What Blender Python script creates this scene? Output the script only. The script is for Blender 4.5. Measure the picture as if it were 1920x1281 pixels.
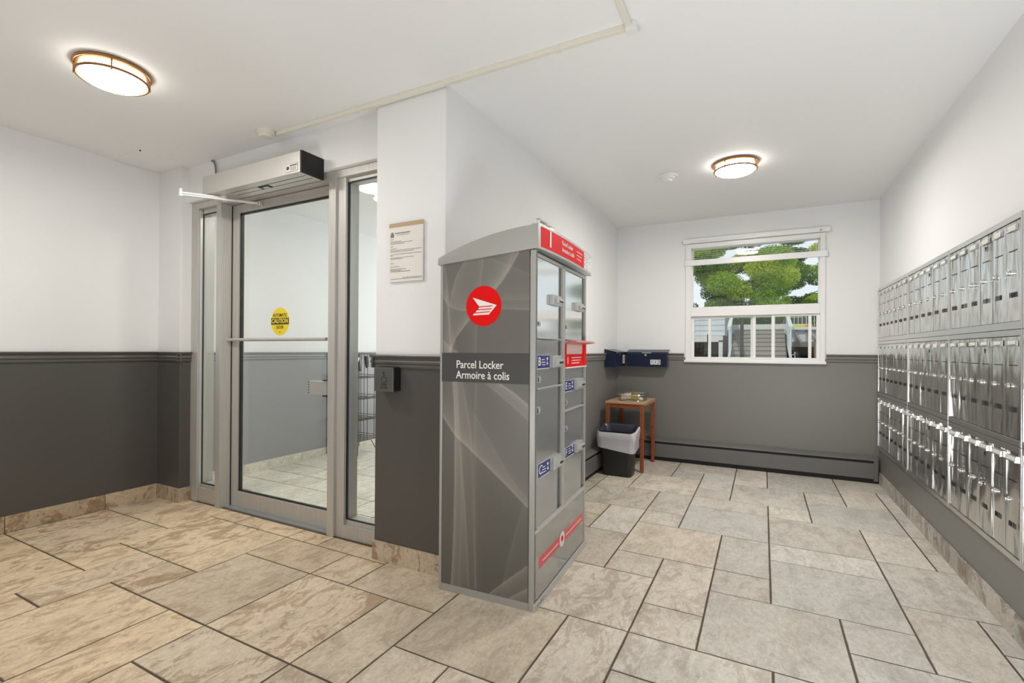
import bpy, bmesh, math, random
import numpy as np
from mathutils import Vector, Matrix
for o in list(bpy.data.objects): bpy.data.objects.remove(o)
random.seed(7); rng = np.random.default_rng(7)
SC = bpy.context.scene; COL = SC.collection
H = 2.349; XR = 0.854; YB = 4.945; XL = -1.344; YP = 1.883; XP = -1.775; YD = 1.955; XW = -3.893; YW = 1.912; XJ = -3.616

# ------------------------------------------------------------------ camera
cam = bpy.data.cameras.new('camera'); co = bpy.data.objects.new('camera', cam); COL.objects.link(co)
yaw, pitch, roll = 0.48069, 0.00268, 0.00647
fw = Vector((-math.sin(yaw), math.cos(yaw), 0)); ri = Vector((math.cos(yaw), math.sin(yaw), 0)); up = Vector((0, 0, 1))
fw, up = math.cos(pitch)*fw + math.sin(pitch)*up, -math.sin(pitch)*fw + math.cos(pitch)*up
ri, up = math.cos(roll)*ri + math.sin(roll)*up, -math.sin(roll)*ri + math.cos(roll)*up
M = Matrix((ri, up, -fw)).transposed().to_4x4(); M.translation = (0, 0, 1.08)
co.matrix_world = M
cam.sensor_width = 36; cam.lens = 903.36/1920*36; cam.shift_y = (654.17-640.5)/1920; cam.clip_start = 0.05; cam.clip_end = 300
SC.camera = co
# ------------------------------------------------------------------ world, sun, large lights, exposure
w = bpy.data.worlds.new('sky'); SC.world = w; w.use_nodes = True
wn = w.node_tree.nodes; bg = wn['Background']; bg.inputs[0].default_value = (0.86, 0.93, 1, 1); bg.inputs[1].default_value = 1.15
sun = bpy.data.lights.new('sun', 'SUN'); sun.energy = 2.6; sun.angle = 0.03; sun.color = (1, .96, .88)
so = bpy.data.objects.new('sun', sun); COL.objects.link(so); so.rotation_euler = (math.radians(42), 0, math.radians(-25))
def area(name, loc, size, power, color, rot=(0, 0, 0), sy=None):
    l = bpy.data.lights.new(name, 'AREA'); l.energy = power; l.color = color; l.shape = 'RECTANGLE'; l.size = size; l.size_y = sy or size
    o = bpy.data.objects.new(name, l); COL.objects.link(o); o.location = loc; o.rotation_euler = rot; return o
LIGHTS = dict(entrance=8, bounce=23, alcove=19, vestibule=30, lamp1=15, lamp2=23, lampv=9)  # entrance, bounce, alcove and vestibule power added, unseen fill lights
area('rear_fill', (-0.9, -1.62, 1.25), 2.6, LIGHTS['entrance'], (1, .98, .95), (math.radians(90), 0, 0), 2.0)  # added fill in front of the solid rear wall, no doorway there
area('ceiling_bounce_fill', (-1.3, -0.5, .40), 1.2, LIGHTS['bounce'], (.985, .99, 1), (math.radians(160), 0, 0), .8)  # added unseen fill aimed upward to brighten the lobby ceiling
area('forward_bounce_fill', (0.40, 1.1, .42), .7, LIGHTS['alcove'], (.94, .975, 1), (math.radians(140), 0, math.radians(4)), .5)  # added unseen fill that lifts the alcove and its ceiling
area('vestibule_fill', (-2.8, 5.1, 1.3), 1.6, LIGHTS['vestibule'], (.96, .985, 1), (math.radians(-90), 0, 0), 2.0)  # added fill to brighten the vestibule, no opening behind it
vs = SC.view_settings; vs.view_transform = 'Standard'; vs.look = 'None'; vs.gamma = 1; vs.exposure = -0.12; vs.use_curve_mapping = False

# ------------------------------------------------------------------ materials
def mat(name, col=(.5, .5, .5), rough=.5, metal=0, spec=.5, coat=0, emis=None, alpha=None):
    m = bpy.data.materials.new(name); m.use_nodes = True; b = m.node_tree.nodes['Principled BSDF']
    b.inputs['Base Color'].default_value = (*col, 1); b.inputs['Roughness'].default_value = rough; b.inputs['Metallic'].default_value = metal
    b.inputs['Specular IOR Level'].default_value = spec; b.inputs['Coat Weight'].default_value = coat
    if emis: b.inputs['Emission Color'].default_value = (*emis[:3], 1); b.inputs['Emission Strength'].default_value = emis[3]
    if alpha is not None: b.inputs['Alpha'].default_value = alpha
    return m
def N(m, t, **kw):
    n = m.node_tree.nodes.new(t)
    for k, v in kw.items():
        if k in n.inputs.keys(): n.inputs[k].default_value = v
        else: setattr(n, k, v)
    return n
def L(m, a, b): m.node_tree.links.new(a, b)
def bsdf(m): return m.node_tree.nodes['Principled BSDF']
def noise(m, vec, scale, detail=4, rough=.5, dist=0):
    n = N(m, 'ShaderNodeTexNoise'); n.inputs['Scale'].default_value = scale; n.inputs['Detail'].default_value = detail
    n.inputs['Roughness'].default_value = rough; n.inputs['Distortion'].default_value = dist
    if vec is not None: L(m, vec, n.inputs['Vector'])
    return n.outputs['Fac']
def ramp(m, fac, stops):
    n = N(m, 'ShaderNodeValToRGB'); e = n.color_ramp.elements
    while len(e) < len(stops): e.new(.5)
    for i, (p, c) in enumerate(stops): e[i].position = p; e[i].color = (*c, 1) if len(c) == 3 else c
    L(m, fac, n.inputs['Fac']); return n.outputs['Color']
def bump(m, h, strength, dist=.01, prev=None):
    n = N(m, 'ShaderNodeBump'); n.inputs['Strength'].default_value = strength; n.inputs['Distance'].default_value = dist
    L(m, h, n.inputs['Height'])
    if prev is not None: L(m, prev, n.inputs['Normal'])
    return n.outputs['Normal']
def mix(m, fac, a, b, mode='MIX'):
    n = N(m, 'ShaderNodeMix', data_type='RGBA', blend_type=mode)
    if isinstance(fac, float): n.inputs[0].default_value = fac
    else: L(m, fac, n.inputs[0])
    for s, v in ((n.inputs[6], a), (n.inputs[7], b)):
        if isinstance(v, tuple): s.default_value = (*v, 1)
        else: L(m, v, s)
    return n.outputs[2]
def vscale(m, vec, s):
    n = N(m, 'ShaderNodeVectorMath', operation='MULTIPLY'); L(m, vec, n.inputs[0]); n.inputs[1].default_value = s; return n.outputs[0]
# two-colour painted wall: white above the rail, below it a grey set per area
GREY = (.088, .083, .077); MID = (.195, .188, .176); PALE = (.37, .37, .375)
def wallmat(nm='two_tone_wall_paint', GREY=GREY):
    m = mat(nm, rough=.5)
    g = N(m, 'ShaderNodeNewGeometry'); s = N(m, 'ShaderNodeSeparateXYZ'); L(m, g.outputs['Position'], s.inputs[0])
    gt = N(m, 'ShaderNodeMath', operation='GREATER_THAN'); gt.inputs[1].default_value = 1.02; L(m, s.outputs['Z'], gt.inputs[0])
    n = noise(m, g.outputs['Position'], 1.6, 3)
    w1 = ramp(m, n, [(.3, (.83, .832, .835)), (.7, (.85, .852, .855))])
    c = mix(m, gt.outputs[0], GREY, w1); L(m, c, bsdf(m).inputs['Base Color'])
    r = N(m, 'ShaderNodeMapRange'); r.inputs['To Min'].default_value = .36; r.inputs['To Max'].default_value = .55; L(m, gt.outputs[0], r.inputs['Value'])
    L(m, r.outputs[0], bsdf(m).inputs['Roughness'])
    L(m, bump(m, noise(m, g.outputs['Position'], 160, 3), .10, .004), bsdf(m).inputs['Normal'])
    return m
MW = wallmat(); MWa = wallmat('two_tone_alcove', MID); MWv = wallmat('two_tone_vestibule', PALE)
MC = mat('ceiling_paint', (.87, .872, .875), .7)
MG = mat('charcoal_trim_paint', tuple(c*1.25 for c in GREY), .33); MGa = mat('mid_grey_trim', MID, .33); MGv = mat('pale_grey_trim', PALE, .33)
MH = mat('grey_heater_enamel', (.15, .148, .143), .35)
MK = mat('black', (.006, .006, .006), .6)
MKg = mat('black_rubber', (.012, .012, .012), .5)
def alu():
    m = mat('brushed_aluminium', (.5, .49, .47), .38, .3)
    tc = N(m, 'ShaderNodeTexCoord'); n = noise(m, vscale(m, tc.outputs['Object'], (60, 60, 1.5)), 3, 4)
    L(m, ramp(m, n, [(.3, (.50, .485, .455)), (.7, (.59, .57, .54))]), bsdf(m).inputs['Base Color'])
    return m
MA = alu()
MAop = mat('satin_aluminium_cover', (.62, .60, .57), .38, .55)
def steel():
    m = mat('dented_stainless_steel', (.76, .75, .73), .22, 1.0)
    tc = N(m, 'ShaderNodeTexCoord'); oi = N(m, 'ShaderNodeObjectInfo')
    add = N(m, 'ShaderNodeVectorMath', operation='ADD'); L(m, tc.outputs['Object'], add.inputs[0])
    sc = N(m, 'ShaderNodeVectorMath', operation='SCALE'); L(m, oi.outputs['Random'], sc.inputs['Scale']); sc.inputs[0].default_value = (13, 37, 21); L(m, sc.outputs[0], add.inputs[1])
    n1 = noise(m, vscale(m, add.outputs[0], (1, 14, 4.5)), 1, 1.5, .4)
    n2 = noise(m, vscale(m, add.outputs[0], (1, 120, 3)), 6, 3)
    b1 = bump(m, n1, 1.0, .024); b2 = bump(m, n2, .04, .002, b1); L(m, b2, bsdf(m).inputs['Normal'])
    L(m, ramp(m, n2, [(.2, (.66, .65, .63)), (.8, (.78, .77, .75))]), bsdf(m).inputs['Base Color'])
    return m
MS = steel()
MSf = mat('stainless_frame', (.68, .67, .65), .3, 1.0)
MCh = mat('chrome', (.8, .8, .78), .12, 1.0)
MDk = mat('dark_recess', (.02, .02, .02), .5)
MWp = mat('white_vinyl', (.86, .86, .85), .3)
MWp2 = mat('white_paint', (.82, .82, .81), .4)
MCr = mat('cream_plastic', (.78, .76, .66), .45)
MRed = mat('red_vinyl', (.78, .004, .004), .6, 0, .15)
MBlue = mat('navy_label', (.012, .022, .16), .3)
MNavy = mat('navy_enamel', (.006, .012, .04), .25)
MBr = mat('antique_bronze', (.33, .17, .06), .32, .7)
MLt = mat('light_grey_metal', (.56, .56, .54), .3, .4)
MLg = mat('locker_grey_enamel', (.40, .395, .37), .34, .15)
MLd = mat('locker_door_enamel', (.40, .405, .40), .13, .6)
MLb = mat('locker_door_polished', (.78, .78, .77), .10, .85)
MYel = mat('yellow_vinyl', (.80, .62, .02), .5)
MInk = mat('dark_ink', (.03, .025, .02), .6)
MPap = mat('paper', (.80, .77, .71), .6)
MTan = mat('tan_strip', (.50, .36, .20), .6)
MWh = mat('white_ink', (.85, .84, .82), .5)
MBand = mat('charcoal_band', (.055, .054, .05), .5)
def wood(name, a, b, r=.4):
    m = mat(name, a, r); tc = N(m, 'ShaderNodeTexCoord')
    n = noise(m, vscale(m, tc.outputs['Object'], (18, 4, 18)), 2, 5, .6, 1.5)
    L(m, ramp(m, n, [(.3, a), (.7, b)]), bsdf(m).inputs['Base Color']); return m
MWd = wood('reddish_stained_wood', (.20, .045, .012), (.36, .10, .03)); MWt = wood('worn_tan_wood', (.42, .24, .13), (.60, .40, .24), .55)
def glassmat(name, tint=(.97, .985, .97), ior=1.5):
    m = bpy.data.materials.new(name); m.use_nodes = True; nt = m.node_tree; nt.nodes.remove(nt.nodes['Principled BSDF'])
    out = nt.nodes['Material Output']; t = nt.nodes.new('ShaderNodeBsdfTransparent'); t.inputs[0].default_value = (*tint, 1)
    g = nt.nodes.new('ShaderNodeBsdfGlossy'); g.inputs['Roughness'].default_value = .01
    ge = nt.nodes.new('ShaderNodeNewGeometry'); dt = nt.nodes.new('ShaderNodeVectorMath'); dt.operation = 'DOT_PRODUCT'
    nt.links.new(ge.outputs['Normal'], dt.inputs[0]); nt.links.new(ge.outputs['Incoming'], dt.inputs[1])
    def mt(op, a, b=None):
        n = nt.nodes.new('ShaderNodeMath'); n.operation = op
        for i, q in enumerate((a, b)):
            if q is None: continue
            if isinstance(q, float): n.inputs[i].default_value = q
            else: nt.links.new(q, n.inputs[i])
        return n.outputs[0]
    r0 = ((ior-1)/(ior+1))**2                       # Schlick, the same from both faces of the pane
    f = mt('ADD', mt('MULTIPLY', mt('POWER', mt('SUBTRACT', 1.0, mt('ABSOLUTE', dt.outputs['Value'])), 5.0), 1.0-r0), r0)
    mx = nt.nodes.new('ShaderNodeMixShader'); nt.links.new(f, mx.inputs[0]); nt.links.new(t.outputs[0], mx.inputs[1]); nt.links.new(g.outputs[0], mx.inputs[2])
    nt.links.new(mx.outputs[0], out.inputs[0]); return m
MGl = glassmat('pane_glass')
def tilemat(name, kdark=1.0):
    m = mat(name, rough=.45); tc = N(m, 'ShaderNodeTexCoord'); oi = N(m, 'ShaderNodeObjectInfo')
    sc = N(m, 'ShaderNodeVectorMath', operation='SCALE'); L(m, oi.outputs['Random'], sc.inputs['Scale']); sc.inputs[0].default_value = (31, 47, 5)
    add = N(m, 'ShaderNodeVectorMath', operation='ADD'); L(m, tc.outputs['Object'], add.inputs[0]); L(m, sc.outputs[0], add.inputs[1])
    v = vscale(m, add.outputs[0], (1.9, 1.0, 1))
    n1 = noise(m, v, 3.2, 9, .62, .9)            # broad cloud
    n2 = noise(m, v, 5.5, 13, .74, 1.3)          # blotches
    n3 = noise(m, v, 34, 10, .78, .7)              # grain
    base = ramp(m, n1, [(.30, (.74, .73, .71)), (.5, (.93, .92, .90)), (.72, (1, 1, .99))])
    bl = ramp(m, n2, [(.505, (0, 0, 0)), (.545, (.8, .8, .8)), (.64, (1, 1, 1))])
    gr = ramp(m, n3, [(.34, (.62, .60, .57)), (.58, (1.0, 1.0, 1.0))])
    c = mix(m, .75, base, gr, 'MULTIPLY')
    tint = mix(m, 1.0, c, oi.outputs['Color'], 'MULTIPLY')
    bw = N(m, 'ShaderNodeMath', operation='MULTIPLY'); L(m, bl, bw.inputs[0]); L(m, oi.outputs['Alpha'], bw.inputs[1])
    dk = mix(m, 1.0, tint, (.56, .47, .38), 'MULTIPLY')
    L(m, mix(m, bw.outputs[0], tint, dk), bsdf(m).inputs['Base Color'])
    b1 = bump(m, n2, .45, .006); b2 = bump(m, n3, .5, .003, b1); L(m, b2, bsdf(m).inputs['Normal'])
    L(m, ramp(m, n1, [(.3, (.52,)*3), (.7, (.38,)*3)]), bsdf(m).inputs['Roughness'])
    return m
MT = tilemat('cleft_stone_tile')
MGr = mat('grout', (.105, .078, .052), .85)
MTr = mat('silver_threshold', (.50, .52, .54), .35, .6)

# ------------------------------------------------------------------ mesh helpers
class MB:
    def __init__(s): s.v = []; s.f = []; s.mi = []
    def add(s, vs, fs, mi=0):
        b = len(s.v); s.v += [tuple(v) for v in vs]; s.f += [tuple(i+b for i in f) for f in fs]; s.mi += [mi]*len(fs); return s
    def box(s, x0, x1, y0, y1, z0, z1, mi=0):
        if x0 > x1: x0, x1 = x1, x0
        if y0 > y1: y0, y1 = y1, y0
        if z0 > z1: z0, z1 = z1, z0
        return s.add([(x0,y0,z0),(x1,y0,z0),(x1,y1,z0),(x0,y1,z0),(x0,y0,z1),(x1,y0,z1),(x1,y1,z1),(x0,y1,z1)],
                     [(0,3,2,1),(4,5,6,7),(0,1,5,4),(1,2,6,5),(2,3,7,6),(3,0,4,7)], mi)
    def obox(s, c, ax, ay, az, mi=0):
        c = Vector(c); ax = Vector(ax); ay = Vector(ay); az = Vector(az)
        vs = [c+sx*ax+sy*ay+sz*az for sz in (-1, 1) for sx, sy in ((-1,-1),(1,-1),(1,1),(-1,1))]
        return s.add(vs, [(0,3,2,1),(4,5,6,7),(0,1,5,4),(1,2,6,5),(2,3,7,6),(3,0,4,7)], mi)
    def bar(s, a, b, w, h=None, mi=0):
        a = Vector(a); b = Vector(b); d = (b-a); h = h or w
        u = d.cross(Vector((0, 0, 1)));  u = Vector((1, 0, 0)) if u.length < 1e-6 else u.normalized(); v = d.cross(u).normalized()
        return s.obox((a+b)/2, d/2, u*w/2, v*h/2, mi)
    def tube(s, pts, r, n=8, mi=0, cap=True):
        pts = [Vector(p) for p in pts]; rs = [float(q) for q in r] if isinstance(r, (list, tuple)) else [float(r)]*len(pts); vs = []; fs = []
        pu = None
        for i, p in enumerate(pts):
            d = (pts[min(i+1, len(pts)-1)]-pts[max(i-1, 0)]).normalized()
            if pu is None: pu = d.orthogonal().normalized()
            u = (pu-d*pu.dot(d)).normalized(); pu = u; v = d.cross(u)
            vs += [p+rs[i]*(math.cos(2*math.pi*k/n)*u+math.sin(2*math.pi*k/n)*v) for k in range(n)]
        for i in range(len(pts)-1):
            fs += [(i*n+k, i*n+(k+1)%n, (i+1)*n+(k+1)%n, (i+1)*n+k) for k in range(n)]
        if cap: fs += [tuple(range(n))[::-1], tuple((len(pts)-1)*n+k for k in range(n))]
        return s.add(vs, fs, mi)
    def lathe(s, prof, n=32, c=(0, 0, 0), mi=0, axis='z'):
        vs = []; fs = []
        for r, z in prof:
            for k in range(n):
                a = 2*math.pi*k/n; x, y = r*math.cos(a), r*math.sin(a)
                p = (x, y, z) if axis == 'z' else ((z, x, y) if axis == 'x' else (x, z, y))
                vs.append((c[0]+p[0], c[1]+p[1], c[2]+p[2]))
        for i in range(len(prof)-1):
            fs += [(i*n+k, i*n+(k+1)%n, (i+1)*n+(k+1)%n, (i+1)*n+k) for k in range(n)]
        fs += [tuple(range(n))[::-1], tuple((len(prof)-1)*n+k for k in range(n))]
        return s.add(vs, fs, mi)
    def prism(s, poly, o, ux, uy, depth, mi=0):
        """poly 2-D in plane (ux,uy) at o, extruded along depth vector"""
        o = Vector(o); ux = Vector(ux); uy = Vector(uy); depth = Vector(depth); n = len(poly)
        vs = [o+ux*a+uy*b for a, b in poly]+[o+ux*a+uy*b+depth for a, b in poly]
        return s.add(vs, [tuple(range(n))[::-1], tuple(range(n, 2*n))]+[(i, (i+1) % n, n+(i+1) % n, n+i) for i in range(n)], mi)
    def mesh(s, name, mats, smooth=False, bevel=0):
        me = bpy.data.meshes.new(name); me.from_pydata(s.v, [], s.f)
        for m in (mats if isinstance(mats, (list, tuple)) else [mats]): me.materials.append(m)
        if any(s.mi): me.polygons.foreach_set('material_index', s.mi)
        bm = bmesh.new(); bm.from_mesh(me)
        bmesh.ops.recalc_face_normals(bm, faces=bm.faces)
        if bevel: bmesh.ops.bevel(bm, geom=[e for e in bm.edges if e.calc_face_angle(0) > .5], offset=bevel, segments=2, affect='EDGES', profile=.6)
        bm.to_mesh(me); bm.free()
        if smooth:
            me.polygons.foreach_set('use_smooth', [True]*len(me.polygons))
            try: me.set_sharp_from_angle(angle=math.radians(38))
            except Exception: pass
        me.update(); return me
    def obj(s, name, mats, parent=None, smooth=False, bevel=0, **kw):
        return link(name, s.mesh(name, mats, smooth, bevel), parent, **kw)
def link(name, data, parent=None, loc=None, rot=None, **kw):
    o = bpy.data.objects.new(name, data); COL.objects.link(o)
    if parent is not None: o.parent = parent
    if loc is not None: o.location = loc
    if rot is not None: o.rotation_euler = rot
    for k, v in kw.items(): o[k] = v
    return o
def thing(name, label, cat, loc=(0, 0, 0), rz=0, group=None, kind=None):
    o = bpy.data.objects.new(name, None); COL.objects.link(o); o.empty_display_size = .05
    o.location = loc; o.rotation_euler = (0, 0, rz)
    if label: o['label'] = label
    if cat: o['category'] = cat
    if group: o['group'] = group
    if kind: o['kind'] = kind
    return o
def tag(o, label, cat, group=None):
    o['label'] = label; o['category'] = cat
    if group: o['group'] = group
    return o
def text(name, s, size, loc, rot, m, parent=None, align='LEFT', ext=.0004, sx=1.0, bold=0, **kw):
    cu = bpy.data.curves.new('lettering', 'FONT'); cu.body = s; cu.size = size; cu.align_x = align; cu.align_y = 'CENTER'; cu.extrude = ext; cu.resolution_u = 3
    cu.offset = bold
    t = bpy.data.objects.new('lettering', cu); COL.objects.link(t)
    dg = bpy.context.evaluated_depsgraph_get(); me = bpy.data.meshes.new_from_object(t.evaluated_get(dg))
    bpy.data.objects.remove(t); me.materials.clear(); me.materials.append(m); me.name = name
    o = link(name, me, parent, loc, rot, **kw); o.scale = (sx, 1, 1); return o
def bez(p, n=8):
    """Catmull-Rom through points"""
    P = [Vector(q) for q in p]; P = [2*P[0]-P[1]]+P+[2*P[-1]-P[-2]]; out = []
    for i in range(1, len(P)-2):
        for k in range(n):
            t = k/n; a, b, c, d = P[i-1], P[i], P[i+1], P[i+2]
            out.append(.5*((2*b)+(-a+c)*t+(2*a-5*b+4*c-d)*t*t+(-a+3*b-3*c+d)*t**3))
    return out+[P[-2]]

# ------------------------------------------------------------------ structure: walls, ceiling
def struct(name, mb, m, parent=None, **kw):
    o = mb.obj(name, m, parent, **kw)
    if parent is None: o['kind'] = 'structure'
    return o
struct('ceiling', MB().box(-4.1, 1.0, -1.9, 5.35, H, H+.12), MC)
struct('wall_left', MB().box(-4.1, XW, -1.7, YW+.19, 0, H), MW)
struct('wall_left_pilaster', MB().box(XW, XJ, YW, YW+.19, 0, H), MW)
struct('wall_entrance_lintel', MB().box(XJ, XP, YD, YD+.146, 2.108, H), MW)
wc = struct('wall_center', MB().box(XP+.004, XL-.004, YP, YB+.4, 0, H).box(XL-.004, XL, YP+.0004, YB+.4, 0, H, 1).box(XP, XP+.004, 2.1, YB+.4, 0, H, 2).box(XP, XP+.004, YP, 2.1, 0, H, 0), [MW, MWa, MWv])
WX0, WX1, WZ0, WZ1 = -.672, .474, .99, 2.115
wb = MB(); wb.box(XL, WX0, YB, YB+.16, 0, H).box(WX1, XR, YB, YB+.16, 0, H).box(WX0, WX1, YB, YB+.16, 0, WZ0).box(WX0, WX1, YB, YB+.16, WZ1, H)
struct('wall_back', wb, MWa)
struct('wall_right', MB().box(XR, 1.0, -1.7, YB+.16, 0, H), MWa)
struct('wall_rear', MB().box(-4.1, 1.0, -1.85, -1.7, 0, H), MW)
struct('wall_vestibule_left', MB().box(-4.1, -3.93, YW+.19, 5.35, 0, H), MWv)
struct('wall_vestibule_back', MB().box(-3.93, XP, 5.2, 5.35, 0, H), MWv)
struct('trim_1', MB().box(-3.93, -3.885, 2.125, 2.26, 0, H), MWp2)      # white board at the vestibule side of the frame

# ------------------------------------------------------------------ floor and its tiles
fl = struct('floor', MB().box(-4.1, 1.0, -1.85, 5.35, -.1, -.0022), MGr)
GX, GY, MX, MY = .034, 2.349, .2449, .2462
explicit = [(-1,1,0,3),(-1,0,0,1),(-1,-2,1,0),(0,0,2,2),(0,2,2,3),(-2,3,0,5),(-2,5,0,6),(0,3,2,5),(0,5,1,6),(-1,6,1,8),(-1,8,0,11),(0,8,2,11),(1,7,2,8),(1,5,3,7),
 (2,7,3,9),(2,9,4,11),(2,3,3,5),(2,1,4,3),(2,-1,3,1),(3,0,4,1),(1,-1,2,0),(1,-3,3,-1),(-3,1,-1,3),(-3,3,-2,4),(-3,4,-2,6),(-3,0,-2,1),(-2,-1,-1,1),(-2,-2,-1,-1),
 (-4,-2,-2,0),(-5,0,-3,2),(-4,2,-3,4),(-5,4,-3,6),(-5,3,-4,4),(-2,6,-1,7),(-2,7,-1,9),(-4,6,-2,8),(-3,8,-2,9),(3,3,4,4),(3,4,4,5),(3,5,4,7),(3,7,4,8),(3,8,4,9),(-3,9,-1,11),(-5,8,-3,10),
 (-16,-5,-13,-3),(-13,-5,-12,-4),(-13,-4,-11,-2),(-11,-4,-10,-2),(-12,-6,-11,-4),(-11,-5,-10,-4),(-10,-5,-8,-3),(-10,-3,-8,-2),(-8,-3,-7,-2),(-7,-3,-5,-1),
 (-8,-5,-6,-3),(-6,-5,-5,-3),(-5,-4,-3,-2),(-3,-4,-2,-2),(-2,-3,0,-2),(0,-4,1,-2),(-13,-2,-12,-1),(-12,-2,-10,-1),(-10,-2,-9,-1),(-9,-2,-7,-1),
 (-15,-3,-13,-1),(-17,-3,-15,-1),(-16,-7,-14,-5),(-14,-7,-12,-5),(-12,-8,-11,-6),(-11,-7,-9,-5),(-9,-8,-8,-5),(-8,-6,-6,-5),(-8,-8,-6,-6),(-6,-7,-5,-5),(-5,-6,-4,-4),(-4,-6,-2,-4),
 (-2,-5,-1,-3),(-1,-4,0,-3),(3,-2,4,0),(-2,-7,0,-5),(-1,-5,1,-4),(1,-5,3,-3)]
occ = {}
tiles = []
def put(t):
    for i in range(t[0], t[2]):
        for j in range(t[1], t[3]):
            if (i, j) in occ: return False
    for i in range(t[0], t[2]):
        for j in range(t[1], t[3]): occ[(i, j)] = 1
    tiles.append(t); return True
for t in explicit: put(t)
trng = random.Random(11)
def fill(i0, i1, j0, j1):
    for j in range(j0, j1):
        for i in range(i0, i1):
            if (i, j) in occ: continue
            ss = [(2, 2), (1, 2), (2, 1), (1, 1), (3, 2)]; trng.shuffle(ss); ss.append((1, 1))
            for a, b in ss:
                if i+a <= i1 and j+b <= j1 and put((i, j, i+a, j+b)): break
fill(-17, 4, -17, -1); fill(-6, 4, -1, 11)
def tile_mesh(w, d):
    g = .0022; c = .0028; x, y = w/2-g, d/2-g
    def edge(inset, z, amp):
        out = []; n = 5
        cs = [(-x+inset, -y+inset), (x-inset, -y+inset), (x-inset, y-inset), (-x+inset, y-inset)]
        for k in range(4):
            a, b = cs[k], cs[(k+1) % 4]
            for q in range(n):
                t = q/n; jx = rng.normal(0, amp) if q else 0; nx, ny = (b[1]-a[1]), -(b[0]-a[0]); l = math.hypot(nx, ny)
                out.append((a[0]+(b[0]-a[0])*t-nx/l*abs(jx), a[1]+(b[1]-a[1])*t-ny/l*abs(jx), z))
        return out
    r0 = edge(0, -.012, 0); r1 = edge(0, -.004, .0005); r2 = edge(c, 0, .0009); n = len(r0)
    m = MB(); m.add(r0+r1+r2, [tuple(range(2*n, 3*n))]+[(k, (k+1) % n, n+(k+1) % n, n+k) for k in range(n)]+[(n+k, n+(k+1) % n, 2*n+(k+1) % n, 2*n+k) for k in range(n)])
    return m.mesh('tile', MT)
tmc = {}
def tile_tint(x, y):  # warm lamp cast on the left floor is put into the tile colour
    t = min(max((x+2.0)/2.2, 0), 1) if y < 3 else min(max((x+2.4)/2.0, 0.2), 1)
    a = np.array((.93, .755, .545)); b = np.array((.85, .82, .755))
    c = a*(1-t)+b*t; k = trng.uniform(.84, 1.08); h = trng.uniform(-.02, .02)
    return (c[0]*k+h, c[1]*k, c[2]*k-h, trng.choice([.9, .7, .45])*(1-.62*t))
def add_tile(x0, y0, x1, y1, tint=None):
    if x1-x0 < .03 or y1-y0 < .03: return
    key = (round(x1-x0, 3), round(y1-y0, 3), trng.randint(0, 1))
    if key not in tmc: tmc[key] = tile_mesh(key[0], key[1])
    cx, cy = (x0+x1)/2, (y0+y1)/2
    o = link('tile', tmc[key], fl, (cx, cy, trng.uniform(-.0006, .0004)), (trng.uniform(-.0012, .0012), trng.uniform(-.0012, .0012), 0))
    o.color = tint or tile_tint(cx, cy)
for (a, b, c, d) in tiles:
    x0, x1, y0, y1 = GX+a*MX, GX+c*MX, GY+b*MY, GY+d*MY
    if b >= -2 and c > -6:                      # alcove or its mouth
        lo, hi = (XL if b >= -1 else XP+.02), XR
        add_tile(max(x0, lo), y0, min(x1, hi), min(y1, YB))
        continue
    if b >= -2 and a >= -7: y1 = min(y1, YP)
    add_tile(max(x0, XW), max(y0, -1.7), min(x1, XR), y1 if a >= -5 else min(y1, YP if a >= -7 else (1.985 if c > -15 else YW)))
occ.clear(); tiles.clear(); fill(0, 9, 0, 13)
for (a, b, c, d) in tiles:
    x0, y0 = -3.93+a*MX, 2.09+b*MY
    add_tile(x0, y0, min(-3.93+c*MX, XP), min(2.09+d*MY, 5.2), (*(np.array((.97, .95, .86))*trng.uniform(.9, 1.06)), trng.choice([.3, .15])))  # paler tile tint stands in for the bright vestibule light
struct('trim_2', MB().box(-3.24, -2.235, 2.0, 2.09, -.004, .006), MTr)   # metal threshold

# ------------------------------------------------------------------ tiled baseboards, chair rails
def base_run(name, a, b, nrm, joints, h=.098, th=.010, tint=None):
    """tile skirting along a->b, wall normal nrm; joints = distances along run"""
    a = Vector(a); b = Vector(b); nrm = Vector(nrm); d = (b-a).normalized(); Ln = (b-a).length
    root = thing(name, None, None, (0, 0, 0), kind='structure')
    js = [0]+list(joints)+[Ln]
    for s, e in zip(js[:-1], js[1:]):
        hw = (e-s)/2-.0015; me = MB().obox((0, 0, h/2), d*hw, nrm*(th/2), (0, 0, h/2)).mesh('tile', MT, bevel=.0015)
        c = a+d*(s+e)/2+nrm*th/2; o = link('tile', me, root, (c.x, c.y, 0)); q = tile_tint(c.x, c.y); o.color = tint or (q[0]*.74, q[1]*.74, q[2]*.74, 1)
    return root
def jts(Ln, first, step):
    out = []; t = first
    while t < Ln-.05: out.append(t); t += step
    return out
base_run('baseboard_left', (XW, YW, 0), (XW, -1.7, 0), (1, 0, 0), jts(3.6, .313, .48))
base_run('baseboard_pilaster', (XW+.011, YW, 0), (XJ, YW, 0), (0, -1, 0), [])
base_run('baseboard_pilaster_return', (XJ, YW-.01, 0), (XJ, YD+.03, 0), (1, 0, 0), [])
base_run('baseboard_center', (XP-.01, YP, 0), (XL, YP, 0), (0, -1, 0), [])
base_run('baseboard_center_return', (XP, YD+.03, 0), (XP, YP, 0), (-1, 0, 0), [])
base_run('baseboard_right', (XR, YB-.06, 0), (XR, -1.7, 0), (-1, 0, 0), jts(6.5, .44, .487))
base_run('baseboard_vestibule', (-3.93, 2.27, 0), (-3.93, 5.2, 0), (1, 0, 0), jts(2.9, .32, .58), h=.085, tint=(.92, .89, .80, .25))
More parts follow.
